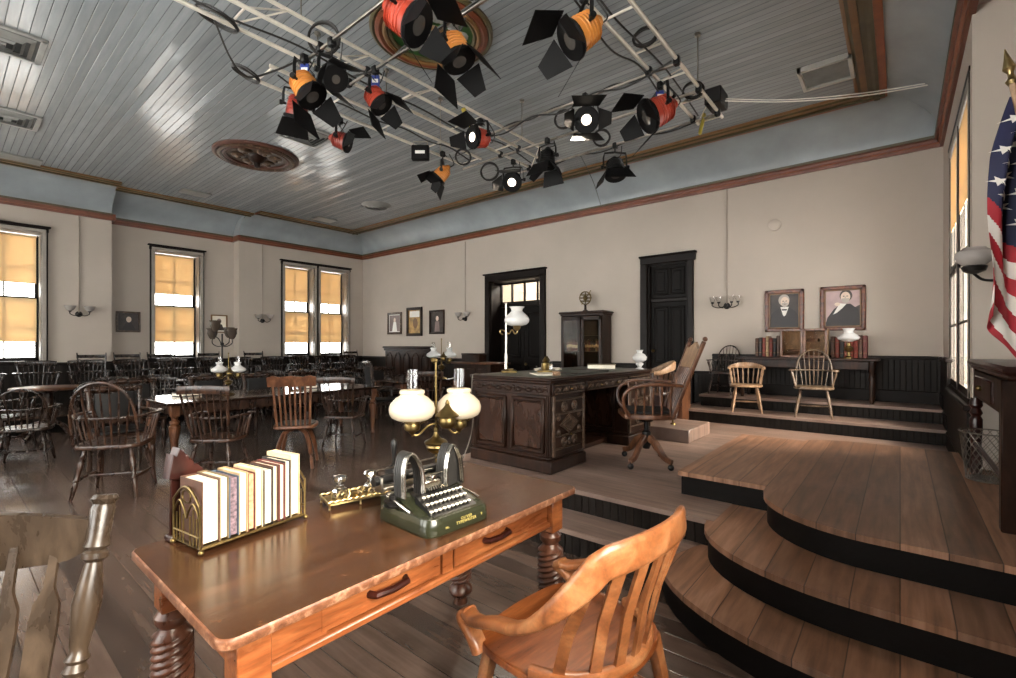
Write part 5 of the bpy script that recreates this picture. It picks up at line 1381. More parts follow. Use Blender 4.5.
def sconce(label, loc, rz, n=2, ztop=None, glass='sconceglass', k=1.0, group='gas wall sconces'):
    """front is -y in local space"""
    t = thing('wall_sconce', label, 'sconce', loc, rz, group)
    m = MB(); q = MB(); q.lathe([(.055 * k, 0), (.055 * k, .012), (.03 * k, .03), (.012, .06)], (0, 0, 0), 16); q.xf(Matrix.Rotation(PI / 2, 4, 'X')); m.add(q.v, q.f); m.ball((0, -.07, 0), .035 * k, 12, 8); m.build('backplate', 'iron', t)
    xs = (-.14, .14) if n == 2 else (-.20, -.10, .10, .20)
    for x in xs:
        x *= k
        m = MB(); m.tube(spline([(0, -.08, 0), (x * .5, -.10, -.035 * k), (x, -.11, .0), (x, -.11, .05 * k)], 5), .008 * k, 6); m.lathe([(.018 * k, .04 * k), (.030 * k, .05 * k), (.022 * k, .065 * k)], (x, -.11, 0), 10); a = m.build('arm', 'iron', t)
        r = 1 if n == 2 else .62
        MB().shell([(.030 * k * r, .055 * k), (.062 * k * r, .085 * k), (.082 * k * r, .13 * k), (.088 * k * r, .155 * k)], (x, -.11, 0), 14).build('glass_shade', glass, a)
    if ztop: MB().tube([(0, -.014, .03), (0, -.014, ztop - loc[2])], .011, 8).build('conduit', 'wallpipe', t)
    return t
MT['sconceglass'] = translucent('frosted_sconce_glass', '#b9b2ac', .4, rough=.2)
MT['wallpipe'] = plain('wall_coloured_pipe', '#9d9186', .5, vary=.05)
sconce('two-light wall sconce with frosted cups right of the left window', (XL, 1.78, 2.03), PI / 2, 2, 3.93)
sconce('two-light wall sconce left of the double window', (XL, 5.22, 2.03), PI / 2, 2, 3.93)
sconce('two-light wall sconce left of the transom door', (-8.02, YB, 2.05), 0, 2, 3.9)
sconce('four-light wall sconce on a conduit between the dark door and the portraits', (-2.14, YB, 2.06), 0, 4, 3.93, 'glass', .95)
solo(MB().lathe([(.085, 0), (.085, .03), (.05, .045), (0, .046)], (0, 0, 0), 24).xf(Matrix.Rotation(PI / 2, 4, 'X')), 'smoke_detector', 'wall', 'round wall-coloured detector high on the back wall above the portraits', 'detector', (-1.46, YB, 3.25))

# dais table and what stands on it
TZ = 1.26
t = thing('side_table', 'long dark narrow table on the upper dais step below the portraits', 'table', (-1.04, 7.80, .68))
MB().box((0, 0, TZ - .68 - .016), (1.68, .46, .032), .008).build('tabletop', 'walnut', t)
m = MB(); m.box((0, -.17, .49), (1.54, .025, .10)); m.box((0, .17, .49), (1.54, .025, .10)); m.box((-.76, 0, .49), (.025, .34, .10)); m.box((.76, 0, .49), (.025, .34, .10)); m.build('apron', 'walnut', t)
for sx in (-1, 1):
    for sy in (-1, 1):
        m = MB(); m.turned((sx * .76, sy * .18, 0), (sx * .76, sy * .18, .55), [(0, .02), (.1, .03), (.2, .022), (.6, .032), (.7, .022), (.75, .034), (1, .034)], 12); m.build('leg', 'walnut', t)
t = thing('pigeonhole_cabinet', 'small wooden two-door cabinet with wire-glass fronts on the dais table', 'cabinet', (-1.03, 7.74, TZ + .002))
m = MB(); W, D, H = .56, .24, .40
for s in (-1, 1): m.box((s * (W / 2 - .012), 0, H / 2), (.024, D, H))
m.box((0, 0, .012), (W - .05, D, .024)); m.box((0, 0, H - .012), (W - .05, D, .024)); m.box((0, D / 2 - .006, H / 2), (W - .05, .012, H - .05)); m.box((0, .02, .2), (W - .06, D - .08, .014)); m.build('case', 'chair_tan', t)  # case paler than the doors, colour standing in for light inside
for s in (-1, 1):
    d = MB(); x = s * W / 4
    for q in (-1, 1): d.box((x + q * (W / 4 - .016), -D / 2 - .008, H / 2), (.03, .016, H), .003); d.box((x, -D / 2 - .008, H / 2 + q * (H / 2 - .016)), (W / 2 - .004, .016, .03), .003)
    dr = d.build('door', 'chair_mid', t)
    MB().box((x, -D / 2 - .006, H / 2), (W / 2 - .06, .003, H - .06)).build('glass', 'cabglass', dr)
m = MB()
for i, (x, z, ww, hh) in enumerate(((-.14, .03, .20, .05), (-.12, .08, .18, .03), (.12, .03, .18, .06), (.10, .22, .14, .04))): m.box((x, .0, z + hh / 2), (ww, .16, hh), .004, i % 2)
m.build('contents', ['bk_brown', 'chair_mid'], t)
def book_row(x0, x1, y, cols, where, grp, hs=(.27, .31)):
    n = len(cols); x = x0; wd = (x1 - x0) / n
    for i, c in enumerate(cols):
        h = rnd.uniform(*hs)
        b = thing('law_volume', None, 'book', (x + wd / 2, y + .10, TZ + .002), 0, grp)
        b['label'] = '%s law volume, %s from left in the row %s the small cabinet' % ({'bk_brown': 'brown', 'bk_red': 'red leather', 'bk_maroon': 'maroon', 'bk_black': 'black', 'bk_tan': 'tan'}[c], ORD[i], where)
        m = MB(); w_ = wd - .003; m.box((0, 0, h / 2), (w_, .20, h), .008)
        m.build('cover', c, b)
        q = MB()
        for z in (.22, .76): q.box((0, -.101, h * z), (w_ * .80, .004, .012), .002)
        q.build('spine_bands', 'bk_band', b)
        x += wd
book_row(-1.66, -1.335, 7.76, ['bk_brown', 'bk_black', 'bk_red', 'bk_tan', 'bk_red', 'bk_black', 'bk_brown'], 'left of', 'law volumes left of the small cabinet')
book_row(-.73, -.33, 7.76, ['bk_brown', 'bk_red', 'bk_black', 'bk_red', 'bk_red', 'bk_red', 'bk_brown', 'bk_maroon'], 'right of', 'law volumes right of the small cabinet')
t = thing('oil_lamp', 'white-shaded oil lamp standing before the right row of law volumes', 'lamp', (-.52, 7.625, TZ + .002))
MB().lathe([(.05, 0), (.05, .012), (.02, .03), (.02, .08), (.05, .11), (.055, .14), (.025, .165), (.025, .20)], (0, 0, 0), 16).build('font', 'brass', t)
MB().shell([(.05, .22), (.115, .25), (.125, .275), (.09, .31), (.055, .335), (.05, .36), (.075, .395)], (0, 0, 0), 22).build('glass_shade', 'milk', t)
low = windsor_shapes('low', .8, .46); 
def sc_chair(*a, s=1.0, **k):
    o = make_chair(*a, **k); o.scale = (s,) * 3; return o
sc_chair('low_back_chair', 'pale tan low-backed captain chair on the lower dais step, left', low, 'chair_tan', (-1.66, 7.24, .51), R(196), s=.84)
sc_chair('bow_back_armchair', 'grey-brown bow-back armchair on the lower dais step in front of the table', windsor_shapes('bow', .98, .48), 'chair_grey', (-.86, 7.22, .51), R(186), s=.88)
sc_chair('bow_back_armchair', 'olive-brown bow-back chair behind the pale tan chair', windsor_shapes('bow', .98, .48), 'chair_brown', (-2.10, 7.78, .68), R(172), s=.76)

# right side: table, basket, globe lamp, flag
t = thing('console_table', 'dark heavy-topped table with turned corner posts at the right edge', 'table', (.615, 4.12, .51))
H = .83
m = MB(); m.box((.0, 0, H - .02), (.46, 1.62, .04), .014); m.box((0, 0, H - .055), (.42, 1.58, .03), .01); m.build('tabletop', 'mahog', t)
m = MB(); m.box((0, .70, H - .19), (.40, .05, .24)); m.box((0, -.70, H - .19), (.40, .05, .24)); m.box((-.19, 0, H - .17), (.03, 1.36, .18)); m.box((.19, 0, H - .17), (.03, 1.36, .18)); m.build('apron', 'walnut', t)
d = MB(); d.box((-.21, .1, H - .17), (.02, .8, .13), .006); dr = d.build('drawer', 'mahog', t); MB().ball((-.23, .1, H - .17), .018).build('knob', 'brass', dr)
for sx in (-1, 1):
    m = MB(); m.turned((sx * .19, .70, 0), (sx * .19, .70, H - .28), [(0, .03), (.1, .035), (.35, .028), (.6, .036), (.72, .036), (.76, .025), (.8, .038), (.86, .025), (.9, .038), (1, .03)], 14); m.build('leg', 'mahog', t)
    m = MB(); m.box((sx * .19, -.70, (H - .07) / 2), (.075, .075, H - .07), .006); m.build('leg', 'walnut', t)
m = MB(); m.tube([(-.19, -.7, .22), (-.19, .7, .22)], .014, 8); m.build('stretcher', 'mahog', t)
MT['console'] = MT['mahog']
t = thing('wire_basket', 'woven wire wastebasket standing under the dark table at the right', 'basket', (.47, 4.62, .51))
m = MB(); Nw = 22
for s in (-1, 1):
    for k in range(Nw):
        pts = []
        for j in range(9):
            v = j / 8; r = .115 + .035 * v; a = 2 * PI * k / Nw + s * v * 1.5; pts.append((r * math.cos(a), r * math.sin(a), .01 + .32 * v))
        m.tube(pts, .0018, 4)
m.build('mesh_side', 'wire', t)
for z, r in ((.008, .115), (.332, .152)): MB().tube([(r * math.cos(2 * PI * k / 28), r * math.sin(2 * PI * k / 28), z) for k in range(28)], .005, 6, True).build('rim', 'wire', t)
MB().lathe([(.0, .004), (.112, .004), (.112, .010), (0, .010)], (0, 0, 0), 24).build('bottom', 'wire', t)
t = thing('globe_lamp', 'frosted bowl wall lamp on a bracket beside the right-hand window', 'lamp', (.585, M1 - .004, 2.0))
m = MB(); m.box((0, -.01, 0), (.07, .02, .16), .006); m.tube(spline([(0, -.02, -.03), (-.02, -.16, -.09), (-.13, -.30, -.10), (-.185, -.36, -.06)], 5), .010, 8); m.lathe([(.02, -.06), (.06, -.04), (.07, -.01), (.05, .0)], (-.185, -.36, 0), 14); m.build('bracket', 'iron', t)
MB().shell([(.05, -.005), (.088, .025), (.104, .062), (.096, .095), (.065, .115), (.06, .125)], (-.185, -.36, 0), 22).build('glass_bowl', 'sconceglass', t)
def flag():
    t = thing('flag', 'stars and stripes flag hanging from a wooden pole with a brass spear', 'flag', (.715, 3.09, .51))
    A = V(0, 0, 0); B = V(-.32, .03, 2.12)
    ax = (B - A).normalized()
    m = MB(); m.tube([A + V(0, 0, .04), B], .014, 10); m.build('pole', 'chair_tan', t)
    m = MB(); m.lathe([(.13, 0), (.13, .015), (.06, .04), (.03, .08)], (0, 0, 0), 20); m.build('base', 'brass', t)
    m = MB(); m.turned(B, B + ax * .17, [(0, .018), (.1, .024), (.2, .012), (.32, .010), (.45, .024), (.7, .013), (1, .002)], 10); m.build('spear_finial', 'brassbright', t)
    # the cloth hangs gathered: a falls down, b runs from the left fold towards (and behind) the pole
    E = V(.771, .637, 0); Nn = V(.637, -.771, 0); O = V(-.400, .06, 0)
    ZT_, NA, NB = 2.10, 64, 40
    def left(h):
        return .105 * max(0, 1 - h / .30) ** 1.5 + .012 * math.sin(h * 9)
    def pt(a, b):
        b2 = b * .40
        bot = 1.03 + .20 * min(1, b2 / .13)
        h = a * bot
        x = left(h) + b2
        dep = .035 * math.sin(b2 * 34 + h * 2.2) + .02 * math.sin(b2 * 61 - h * 3) + .10 * b2
        return O + E * x + Nn * dep + V(0, 0, ZT_ - h)
    def w_of(a, b):
        b2 = b * .40; h = a * (1.03 + .20 * min(1, b2 / .13))
        return h - 1.05 * b2 - .10 * math.sin(b2 * 9), b2
    def mat(i, j):
        w, b2 = w_of((i + .5) / NA, (j + .5) / NB)
        if w < .47: return 2
        return 0 if int((w - .47) / .083) % 2 == 0 else 1
    NA, NB = 150, 110
    m = MB(); m.grid(pt, NA, NB, 0, mat)
    cl = m.build('cloth', ['flagred', 'flagwhite', 'flagblue'], t, 180)
    so = cl.modifiers.new('thickness', 'SOLIDIFY'); so.thickness = .002
    sm = MB()
    for r in range(8):
        for c in range(5):
            h0 = .04 + r * .072 + .30 * (c * .075 + .03); b0 = (c + (.35 if r % 2 else .75)) * .062 / .40
            a0 = h0 / (1.03 + .20 * min(1, b0 * .4 / .13))
            if w_of(a0, b0)[0] > .43 or b0 > .95 or a0 < .02: continue
            for sgn in (1, -1):
                vs = []
                for k in range(10):
                    rr = .026 if k % 2 == 0 else .0105; an = 2 * PI * k / 10 + PI / 2 + .5
                    p = pt(a0 - rr * math.sin(an) / 1.15, b0 + rr * math.cos(an) / .40)
                    vs.append(p + Nn * .004 * sgn)
                vs.append(pt(a0, b0) + Nn * .005 * sgn)
                sm.add(vs, [(10, k, (k + 1) % 10) for k in range(10)])
    sm.build('stars', 'flagwhite', cl, 180)
flag()
MT['medbrown'] = plain('dull_brown_paint', '#4f2f25', .42, vary=.2)
MT['ventlight'] = plain('light_vent_paint', '#a8a49c', .5, vary=.05)
# ------------------------------------------------------------------ the lighting rig under the ceiling
ZR = 3.80
RV = V(.771, .637, 0); FV = V(-.637, .771, 0)
def truss(label, x0, x1, xa, y0, y1, za, n):
    t = thing('lighting_truss', label, 'truss', (0, 0, 0))
    for x, z in ((x0, ZR), (x1, ZR)) + (((xa, za),) if xa is not None else ()):
        MB().tube([(x, y0, z), (x, y1, z)], .016, 10).build('chord', 'alu', t)
    for k in range(n + 1):
        y = lerp(y0 + .03, y1 - .03, k / n); m = MB(); m.tube([(x0, y, ZR), (x1, y, ZR)], .009, 6); m.build('rung', 'alu', t)
        if xa is not None:
            y2 = min(y1 - .03, y + (y1 - y0) / n / 2)
            m = MB(); m.tube([(x0, y, ZR), (xa, y2, za), (x1, y, ZR)], .007, 6); m.build('brace', 'alu', t)
    for k in range(3):
        y = lerp(y0 + .6, y1 - .4, k / 2); x = xa if xa is not None else x0
        z = za if xa is not None else ZR
        m = MB(); m.tube([(x, y, z), (x, y, ZT - .02)], .006, 6); m.lathe([(.03, ZT - .03), (.03, ZT - .006)], (x, y, 0), 10); m.build('drop_rod', 'steel', t)
    return t
truss('three-chord aluminium truss running the length of the rig, left side', -3.80, -3.52, -3.66, -1.6, 5.10, 4.04, 9)
truss('short two-chord ladder truss beyond the left truss', -4.42, -4.10, None, 1.80, 4.42, ZR, 4)
truss('three-chord aluminium truss at the right side of the rig', -1.66, -1.42, -1.54, -1.6, 5.20, 4.0, 13)
for k, (y, x0, x1, lab) in enumerate(((1.93, -3.85, -1.40, 'nearest crossing pipe of the rig, carrying the big red lamp'), (2.36, -3.85, -1.40, 'crossing pipe of the rig carrying the middle orange lamp'), (3.90, -3.85, -1.40, 'crossing pipe of the rig with draped cables and the lit lamp'),
                                      (4.45, -4.45, -1.40, 'thin crossing pipe of the rig behind the lit lamp'), (5.03, -4.2, -1.40, 'farthest crossing pipe of the rig, nearest the back wall'))):
    t = thing('cross_pipe', lab, 'pipe', (0, 0, 0), 0, 'crossing pipes of the rig')
    MB().tube([(x0, y, ZR - .035), (x1, y, ZR - .035)], .0135, 10).build('pipe', 'steel', t)
    for x in (-3.80, -3.52, -1.66, -1.42):
        MB().box((x, y, ZR - .015), (.05, .05, .075), .008).build('pipe_clamp', 'blackmetal', t)

def stage_lamp(label, c, aim, col, k=1.0, lit=False, doors=4, tagc=None, top=ZR - .05, open_=62, size=1.0):
    """c = centre of the lamp body; aim = where the lens points"""
    c = Vector(c); aim = Vector(aim).normalized()
    t = thing('stage_lamp', label, 'stage light', c, 0, 'stage lamps on the rig')
    s, u = frame(aim)
    M = Matrix((s, aim, u)).transposed().to_4x4()       # local x side, y forward, z up
    L = MB()
    prof = [(0, .05), (.12, .075), (.45, .095), (.75, .10), (.86, .105), (1, .105)]
    L.turned((0, -.10 * k, 0), (0, .09 * k, 0), [(a, r * k) for a, r in prof], 12)
    for j in range(5):
        y = (-.065 + j * .024) * k; L.turned((0, y, 0), (0, y + .008 * k, 0), [(0, (.090 + .0028 * j) * k), (.5, (.0945 + .0028 * j) * k), (1, (.090 + .0028 * j) * k)], 12)
    L.ball((0, -.105 * k, .0), .04 * k, 10, 6)
    L.xf(M).build('housing', col, t, 30)
    r = MB(); r.turned((0, .085 * k, 0), (0, .115 * k, 0), [(0, .118 * k), (.5, .125 * k), (1, .118 * k)], 20); r.xf(M).build('front_ring', 'blackflag', t)
    q = MB(); q.lathe([(0, 0), (.05 * k, -.003), (.092 * k, -.012)], (0, 0, 0), 20); q.xf(M @ Matrix.Translation((0, .118 * k, 0)) @ Matrix.Rotation(-PI / 2, 4, 'X')); q.build('lens', 'lens_on' if lit else 'lens', t)
    for j in range(doors):
        a = j * PI / 2 + (.0); big = j % 2 == 0
        hw, tw, ln = ((.115, .16, .19) if big else (.10, .05, .17))
        hw *= k * size; tw *= k * size; ln *= k * size
        q = MB(); q.prism([(-hw, 0), (hw, 0), (tw, ln), (-tw, ln)], -.002, .002)
        op = R(open_ + (6 if big else -8))
        D = Matrix.Rotation(a, 4, 'Y') @ Matrix.Translation((0, .115 * k, .118 * k)) @ Matrix.Rotation(PI / 2 - op, 4, 'X')
        q.xf(M @ D); q.build('barn_door', 'blackflag', t)
    # yoke from the body sides up to a clamp on the pipe
    up = V(0, 0, 1); ct = V(0, 0, max(.17 * k, top - c.z))
    y = MB(); rr = .128 * k
    dn = V(0, 0, .0)
    y.sweep([s * rr, s * rr + up * .10 * k, s * rr * .9 + up * .155 * k, up * .165 * k, -s * rr * .9 + up * .155 * k, -s * rr + up * .10 * k, -s * rr], RECT(.006, .026), None)
    y.build('yoke', 'blackmetal', t)
    for sg in (-1, 1): MB().turned(s * sg * rr * .8, s * sg * (rr + .03), [(0, .012), (.5, .012), (.55, .022), (1, .022)], 10).build('yoke_knob', 'blackmetal', t)
    m = MB(); m.tube([up * .16 * k, ct], .008, 6); m.box((0, 0, ct.z), (.05, .06, .07), .01); m.tube([(0, .03, ct.z), (0, .065, ct.z - .01)], .007, 6); m.build('clamp', 'blackmetal', t)
    if tagc:
        MB().box((.0, 0, ct.z - .09), (.07, .012, .10), .004, 0, Matrix.Rotation(R(40), 4, 'Z')).build('tag', tagc, t)
        MB().box((.0, -.008, ct.z - .09), (.05, .003, .03), 0, 0, Matrix.Rotation(R(40), 4, 'Z')).build('tag_label', 'white', t)
    # tail of cable back to the truss
    b = -aim * .10 * k
    MB().tube(spline([b, b - aim * .06 + V(0, 0, -.03), b + V(.05, .06, .06), ct + V(.06, .05, .0)], 5), .006, 6).build('lead', 'cable', t)
    return t
def aim(a, b, c): return RV * a - V(0, 0, 1) * b - FV * c
stage_lamp('big red stage lamp nearest us, in front of the painted ceiling ring', (-2.45, 1.91, 3.55), aim(.75, .55, .15), 'lampred', 1.15, size=.9)
stage_lamp('orange stage lamp in front of the painted ceiling ring', (-2.42, 2.33, 3.53), aim(.35, .9, .15), 'lamporange', 1.0)
stage_lamp('orange stage lamp with a blue tag in the left cluster', (-3.70, 1.90, 3.53), aim(.55, .75, .1), 'lamporange', 1.05, tagc='blue')
stage_lamp('dark red stage lamp half hidden behind the orange one in the left cluster', (-4.12, 2.05, 3.56), aim(-.2, .9, -.3), 'lampdred', .9, doors=2)
stage_lamp('small red-and-silver stage lamp with a blue tag on the left truss', (-3.40, 2.36, 3.52), aim(.6, .75, .1), 'lampred', .85, tagc='blue')
stage_lamp('dark red stage lamp hanging lowest at the far side of the ladder truss', (-4.45, 2.66, 3.55), aim(.95, .3, .0), 'lampdred', .85, doors=2)
stage_lamp('orange stage lamp on the right truss, its doors swung to the left', (-1.62, 2.75, 3.53), aim(-.75, .6, .15), 'lamporange', 1.1)
stage_lamp('lit black stage lamp facing us on the middle crossing pipe', (-2.26, 3.86, 3.53), aim(-.05, .35, .9), 'blackmetal', .95, True)
stage_lamp('red stage lamp at the far end of the right truss', (-1.65, 4.12, 3.53), aim(-.85, .45, .1), 'lampred', 1.25, tagc='blue', size=.85)
stage_lamp('small orange stage lamp under the end of the ladder truss', (-4.27, 3.92, 3.52), aim(-.65, .7, .0), 'lamporange', .85)
stage_lamp('lit black stage lamp at the far end of the left truss', (-3.77, 4.66, 3.52), aim(-.15, .5, .8), 'blackmetal', 1.0, True, 2)
stage_lamp('red-backed stage lamp with a lit lens beside the left truss', (-3.35, 3.60, 3.58), aim(-.65, .15, .6), 'lampred', .95, True)
stage_lamp('black stage lamp hanging from the farthest crossing pipe', (-2.55, 5.03, 3.50), aim(.0, .9, .35), 'blackmetal', 1.05, doors=2)
stage_lamp('black stage lamp pointing straight down on the thin crossing pipe', (-3.08, 4.42, 3.56), aim(-.1, 1, .1), 'blackmetal', .9)
stage_lamp('black stage lamp with folded doors between the left cluster and the red-and-silver lamp', (-3.34, 1.93, 3.50), aim(.5, .6, .5), 'blackmetal', .8, doors=2)
# flood box and gel frames
t = thing('flood_light', 'small black floodlight box with a white label on the ladder truss', 'stage light', (-4.24, 3.55, 3.64), R(40))
MB().box((0, 0, 0), (.20, .07, .17), .01).build('housing', 'blackflag', t); MB().box((0, -.037, .0), (.11, .003, .035)).build('label_strip', 'white', t)
MB().tube([(-.08, 0, .08), (-.08, 0, .13), (.08, 0, .13), (.08, 0, .08)], .006, 6).build('yoke', 'steel', t)
def coil(label, c, r, axis, n=4):
    m = MB(); axis = Vector(axis).normalized(); a, b = frame(axis); c = Vector(c)
    pts = []
    for k in range(n * 20 + 1):
        an = 2 * PI * k / 20; rr = r * (1 + .06 * math.sin(k * .37)); pts.append(c + (a * math.cos(an) + b * math.sin(an)) * rr + axis * (.012 * math.sin(k * .21)))
    m.tube(pts, .007, 6)
    solo(m, 'cable_coil', 'cable', label, 'cable', group='coiled cables on the rig')
coil('coil of black cable hung on the middle crossing pipe, left of the lit lamp', (-2.55, 3.94, 3.66), .085, (.4, -.9, 0))
coil('coil of black cable hung below and right of the lit lamp', (-2.42, 4.47, 3.62), .085, (.5, -.9, .1))
coil('coil of black cable by the painted ceiling ring at the top', (-2.00, 2.40, 3.83), .10, (.2, -.4, 1))
coil('large coil of black cable on the left truss near the top left', (-3.80, 1.30, 3.80), .13, (.3, .2, 1))
coil('coil of black cable standing on the left truss above the left cluster', (-3.50, 1.95, 3.86), .12, (-.6, .7, .1))
coil('loose loop of black cable beside the left cluster', (-4.12, 1.62, 3.66), .10, (.3, .3, 1))
coil('coil of black cable under the ladder truss near the floodlight', (-4.05, 4.05, 3.70), .09, (.7, -.6, 0))
coil('coil of black cable beside the lit lamp at the far end of the left truss', (-3.98, 4.45, 3.62), .11, (.5, -.8, .1))
coil('coil of black cable inside the right truss', (-1.54, 3.55, 3.86), .09, (.2, -.8, .3))
coil('coil of black cable at the far end of the right truss', (-1.50, 4.55, 3.84), .09, (.3, -.8, .3))
def cable(label, pts, r=.008, mat='cable'):
    solo(MB().tube(spline(pts, 8), r, 6), 'rig_cable', mat, label, 'cable', group='cables draped on the rig')
def swag(p, q, n, sag, jit=.02):
    out = []
    for k in range(n + 1):
        t = k / n; a = Vector(p).lerp(Vector(q), t); a.z -= sag * abs(math.sin(t * n / 2 * PI)); a.x += rnd.uniform(-jit, jit); a.y += rnd.uniform(-jit, jit); out.append(a)
    return out
cable('black cable wound along the middle crossing pipe', swag((-3.78, 3.90, 3.80), (-1.45, 3.90, 3.79), 8, .045))
cable('second black cable sagging along the middle crossing pipe', swag((-3.6, 3.87, 3.76), (-1.5, 3.87, 3.76), 6, .06))
cable('black cable wound along the farthest crossing pipe', swag((-3.9, 5.03, 3.77), (-1.5, 5.03, 3.78), 6, .05))
cable('black cable lying along the right truss', swag((-1.62, -.5, 3.84), (-1.56, 5.0, 3.83), 9, .05, .04))
cable('second black cable lying along the right truss', swag((-1.70, .5, 3.78), (-1.64, 4.3, 3.75), 7, .10, .03))
cable('black cable lying along the left truss', swag((-3.74, -.5, 3.83), (-3.66, 4.9, 3.83), 9, .04, .05))
cable('black cable hanging from the left truss into the left cluster', [(-3.86, 1.3, 3.82), (-3.98, 1.45, 3.66), (-4.05, 1.6, 3.60), (-4.0, 1.8, 3.72), (-3.8, 1.95, 3.82)])
cable('brown cable twisted along the ladder truss', swag((-4.25, 1.9, 3.83), (-4.2, 4.3, 3.82), 7, .05, .06))
cable('black cable along the crossing pipe of the orange lamp', swag((-3.7, 2.34, 3.80), (-1.5, 2.34, 3.79), 6, .05))
cable('thin dark wire from the rig down to the back wall moulding', [(-3.05, 5.10, 3.78), (-3.5, 6.2, 3.86), (-4.1, 7.5, 3.98), (-4.33, 7.97, 4.06)], .005)
cable('pale twin cable from the right truss to the right wall', [(-1.46, 4.98, 3.90), (-.9, 5.55, 3.93), (-.3, 6.12, 4.02), (.22, 6.62, 4.16)], .006, 'white')
cable('second pale cable beside the twin cable to the right wall', [(-1.44, 5.02, 3.93), (-.9, 5.60, 3.97), (-.3, 6.15, 4.06), (.20, 6.64, 4.19)], .005, 'white')
solo(MB().box((0, 0, 0), (.16, .26, .16), .01), 'junction_box', 'iron', 'dark motor box at the end of the right truss', 'box', (-1.44, 5.06, 3.93))
solo(MB().box((0, 0, 0), (.04, .05, .30), .01, 0, Matrix.Rotation(R(40), 4, 'X')), 'strap', 'yellow', 'yellow strap around the left truss near its far end', 'strap', (-3.66, 3.75, 3.90))
solo(MB().box((0, 0, 0), (.03, .04, .30), .01, 0, Matrix.Rotation(R(-30), 4, 'X')), 'strap', 'yellow', 'yellow strap hanging at the far end of the right truss', 'strap', (-1.56, 5.0, 3.70))

# ------------------------------------------------------------------ on the ceiling
def ring(m, r0, r1, z, mat, h=.03):
    m.lathe([(r0, ZT), (r0, z), ((r0 + r1) / 2, z - h * .5), (r1, z), (r1, ZT)], (0, 0, 0), 48, mat)
t = thing('ceiling_medallion', 'painted ceiling ring in red, gold and green behind the stage lamps', 'medallion', (-3.56, 3.13, 0))
for r0, r1, z, mt, nm in ((.55, .60, .02, 'crown_olive', 'outer_ring'), (.48, .55, .035, 'crown_red', 'red_ring'), (.44, .48, .045, 'crown_gold', 'gold_ring'), (.40, .44, .03, 'crown_olive', 'inner_ring')):
    m = MB(); ring(m, r0, r1, ZT - z, 0); m.build(nm, mt, t)
MB().lathe([(0, ZT - .012), (.40, ZT - .012), (.40, ZT)], (0, 0, 0), 40).build('green_field', 'green', t)
for k in range(8):
    a = k * PI / 4; m = MB()
    for b, rr, ww in ((0, .28, .07), (.25, .24, .05), (-.25, .24, .05)):
        m.ball((rr * math.cos(a + b), rr * math.sin(a + b), ZT - .018), ww, 10, 6, 0, (1.1, 1.1, .28))
    m.build('leaf', 'ventgrey', t)
MB().lathe([(.0, ZT - .09), (.05, ZT - .085), (.09, ZT - .05), (.13, ZT - .03), (.14, ZT - .01)], (0, 0, 0), 24).build('boss', 'crown_gold', t)
t = thing('ceiling_medallion', 'round brown carved ceiling medallion toward the left windows', 'medallion', (-8.09, 3.35, 0))
for r0, r1, z, mt, nm in ((.56, .63, .03, 'medbrown', 'outer_ring'), (.49, .56, .05, 'carved', 'bead_ring'), (.43, .49, .04, 'medbrown', 'inner_ring')):
    m = MB(); ring(m, r0, r1, ZT - z, 0); m.build(nm, mt, t)
MB().lathe([(0, ZT - .015), (.43, ZT - .015), (.43, ZT)], (0, 0, 0), 40).build('field', 'carved', t)
for k in range(6):
    a = k * PI / 3; m = MB(); m.ball((.27 * math.cos(a), .27 * math.sin(a), ZT - .02), .11, 12, 6, 0, (1, 1, .35)); m.ball((.27 * math.cos(a), .27 * math.sin(a), ZT - .05), .045, 10, 6, 0, (1, 1, .7)); m.build('rosette', 'carved', t)
MB().lathe([(0, ZT - .20), (.04, ZT - .19), (.05, ZT - .12), (.10, ZT - .09), (.14, ZT - .03), (.15, ZT - .01)], (0, 0, 0), 24).build('boss', 'walnut', t)
def vent(label, x, y, sx, sy, kind='rings'):
    t = thing('ceiling_vent', label, 'vent', (x, y, ZT), 0, 'ceiling vents')
    if kind == 'grille':
        m = MB()
        for s in (-1, 1): m.box((s * (sx / 2 - .02), 0, -.03), (.04, sy, .06), .004); m.box((0, s * (sy / 2 - .02), -.03), (sx, .04, .06), .004)
        m.build('frame', 'ventlight', t); m = MB(); m.box((0, 0, -.02), (sx - .07, sy - .07, .02))
        for k in range(18): m.box((0, -sy / 2 + .05 + (sy - .1) * k / 17, -.033), (sx - .08, .008, .012))
        m.build('grille', 'ventgrey', t); return
    m = MB()
    for s in (-1, 1): m.box((s * (sx / 2 - .02), 0, -.012), (.05, sy, .024), .004); m.box((0, s * (sy / 2 - .02), -.012), (sx, .05, .024), .004)
    m.build('frame', 'ventgrey', t); MB().box((0, 0, -.004), (sx - .06, sy - .06, .008)).build('backing', 'ventdark', t)
    for k, q in enumerate((.76, .54, .32, .12)):
        m = MB(); a, b = sx * q / 2, sy * q / 2; z0, z1 = -.014 - .012 * k, -.04 - .010 * k
        o = [(-a, -b), (a, -b), (a, b), (-a, b)]; i = [(x_ * .84, y_ * .84) for x_, y_ in o]
        vs = [(*p, z0) for p in o] + [(*p, z1) for p in i] + [(*p, z1 - .004) for p in i] + [(*p, z0 - .004) for p in o]
        m.add(vs, [(j, (j + 1) % 4, 4 + (j + 1) % 4, 4 + j) for j in range(4)] + [(4 + j, 4 + (j + 1) % 4, 8 + (j + 1) % 4, 8 + j) for j in range(4)] + [(8 + j, 8 + (j + 1) % 4, 12 + (j + 1) % 4, 12 + j) for j in range(4)] + [(12 + j, 12 + (j + 1) % 4, (j + 1) % 4, j) for j in range(4)])
        m.build('louvre', 'ventgrey', t)
vent('square louvred ceiling vent at the top left corner', -6.95, .42, .62, .62)
vent('square louvred ceiling vent at the left edge, below the corner one', -9.25, .62, .62, .62)
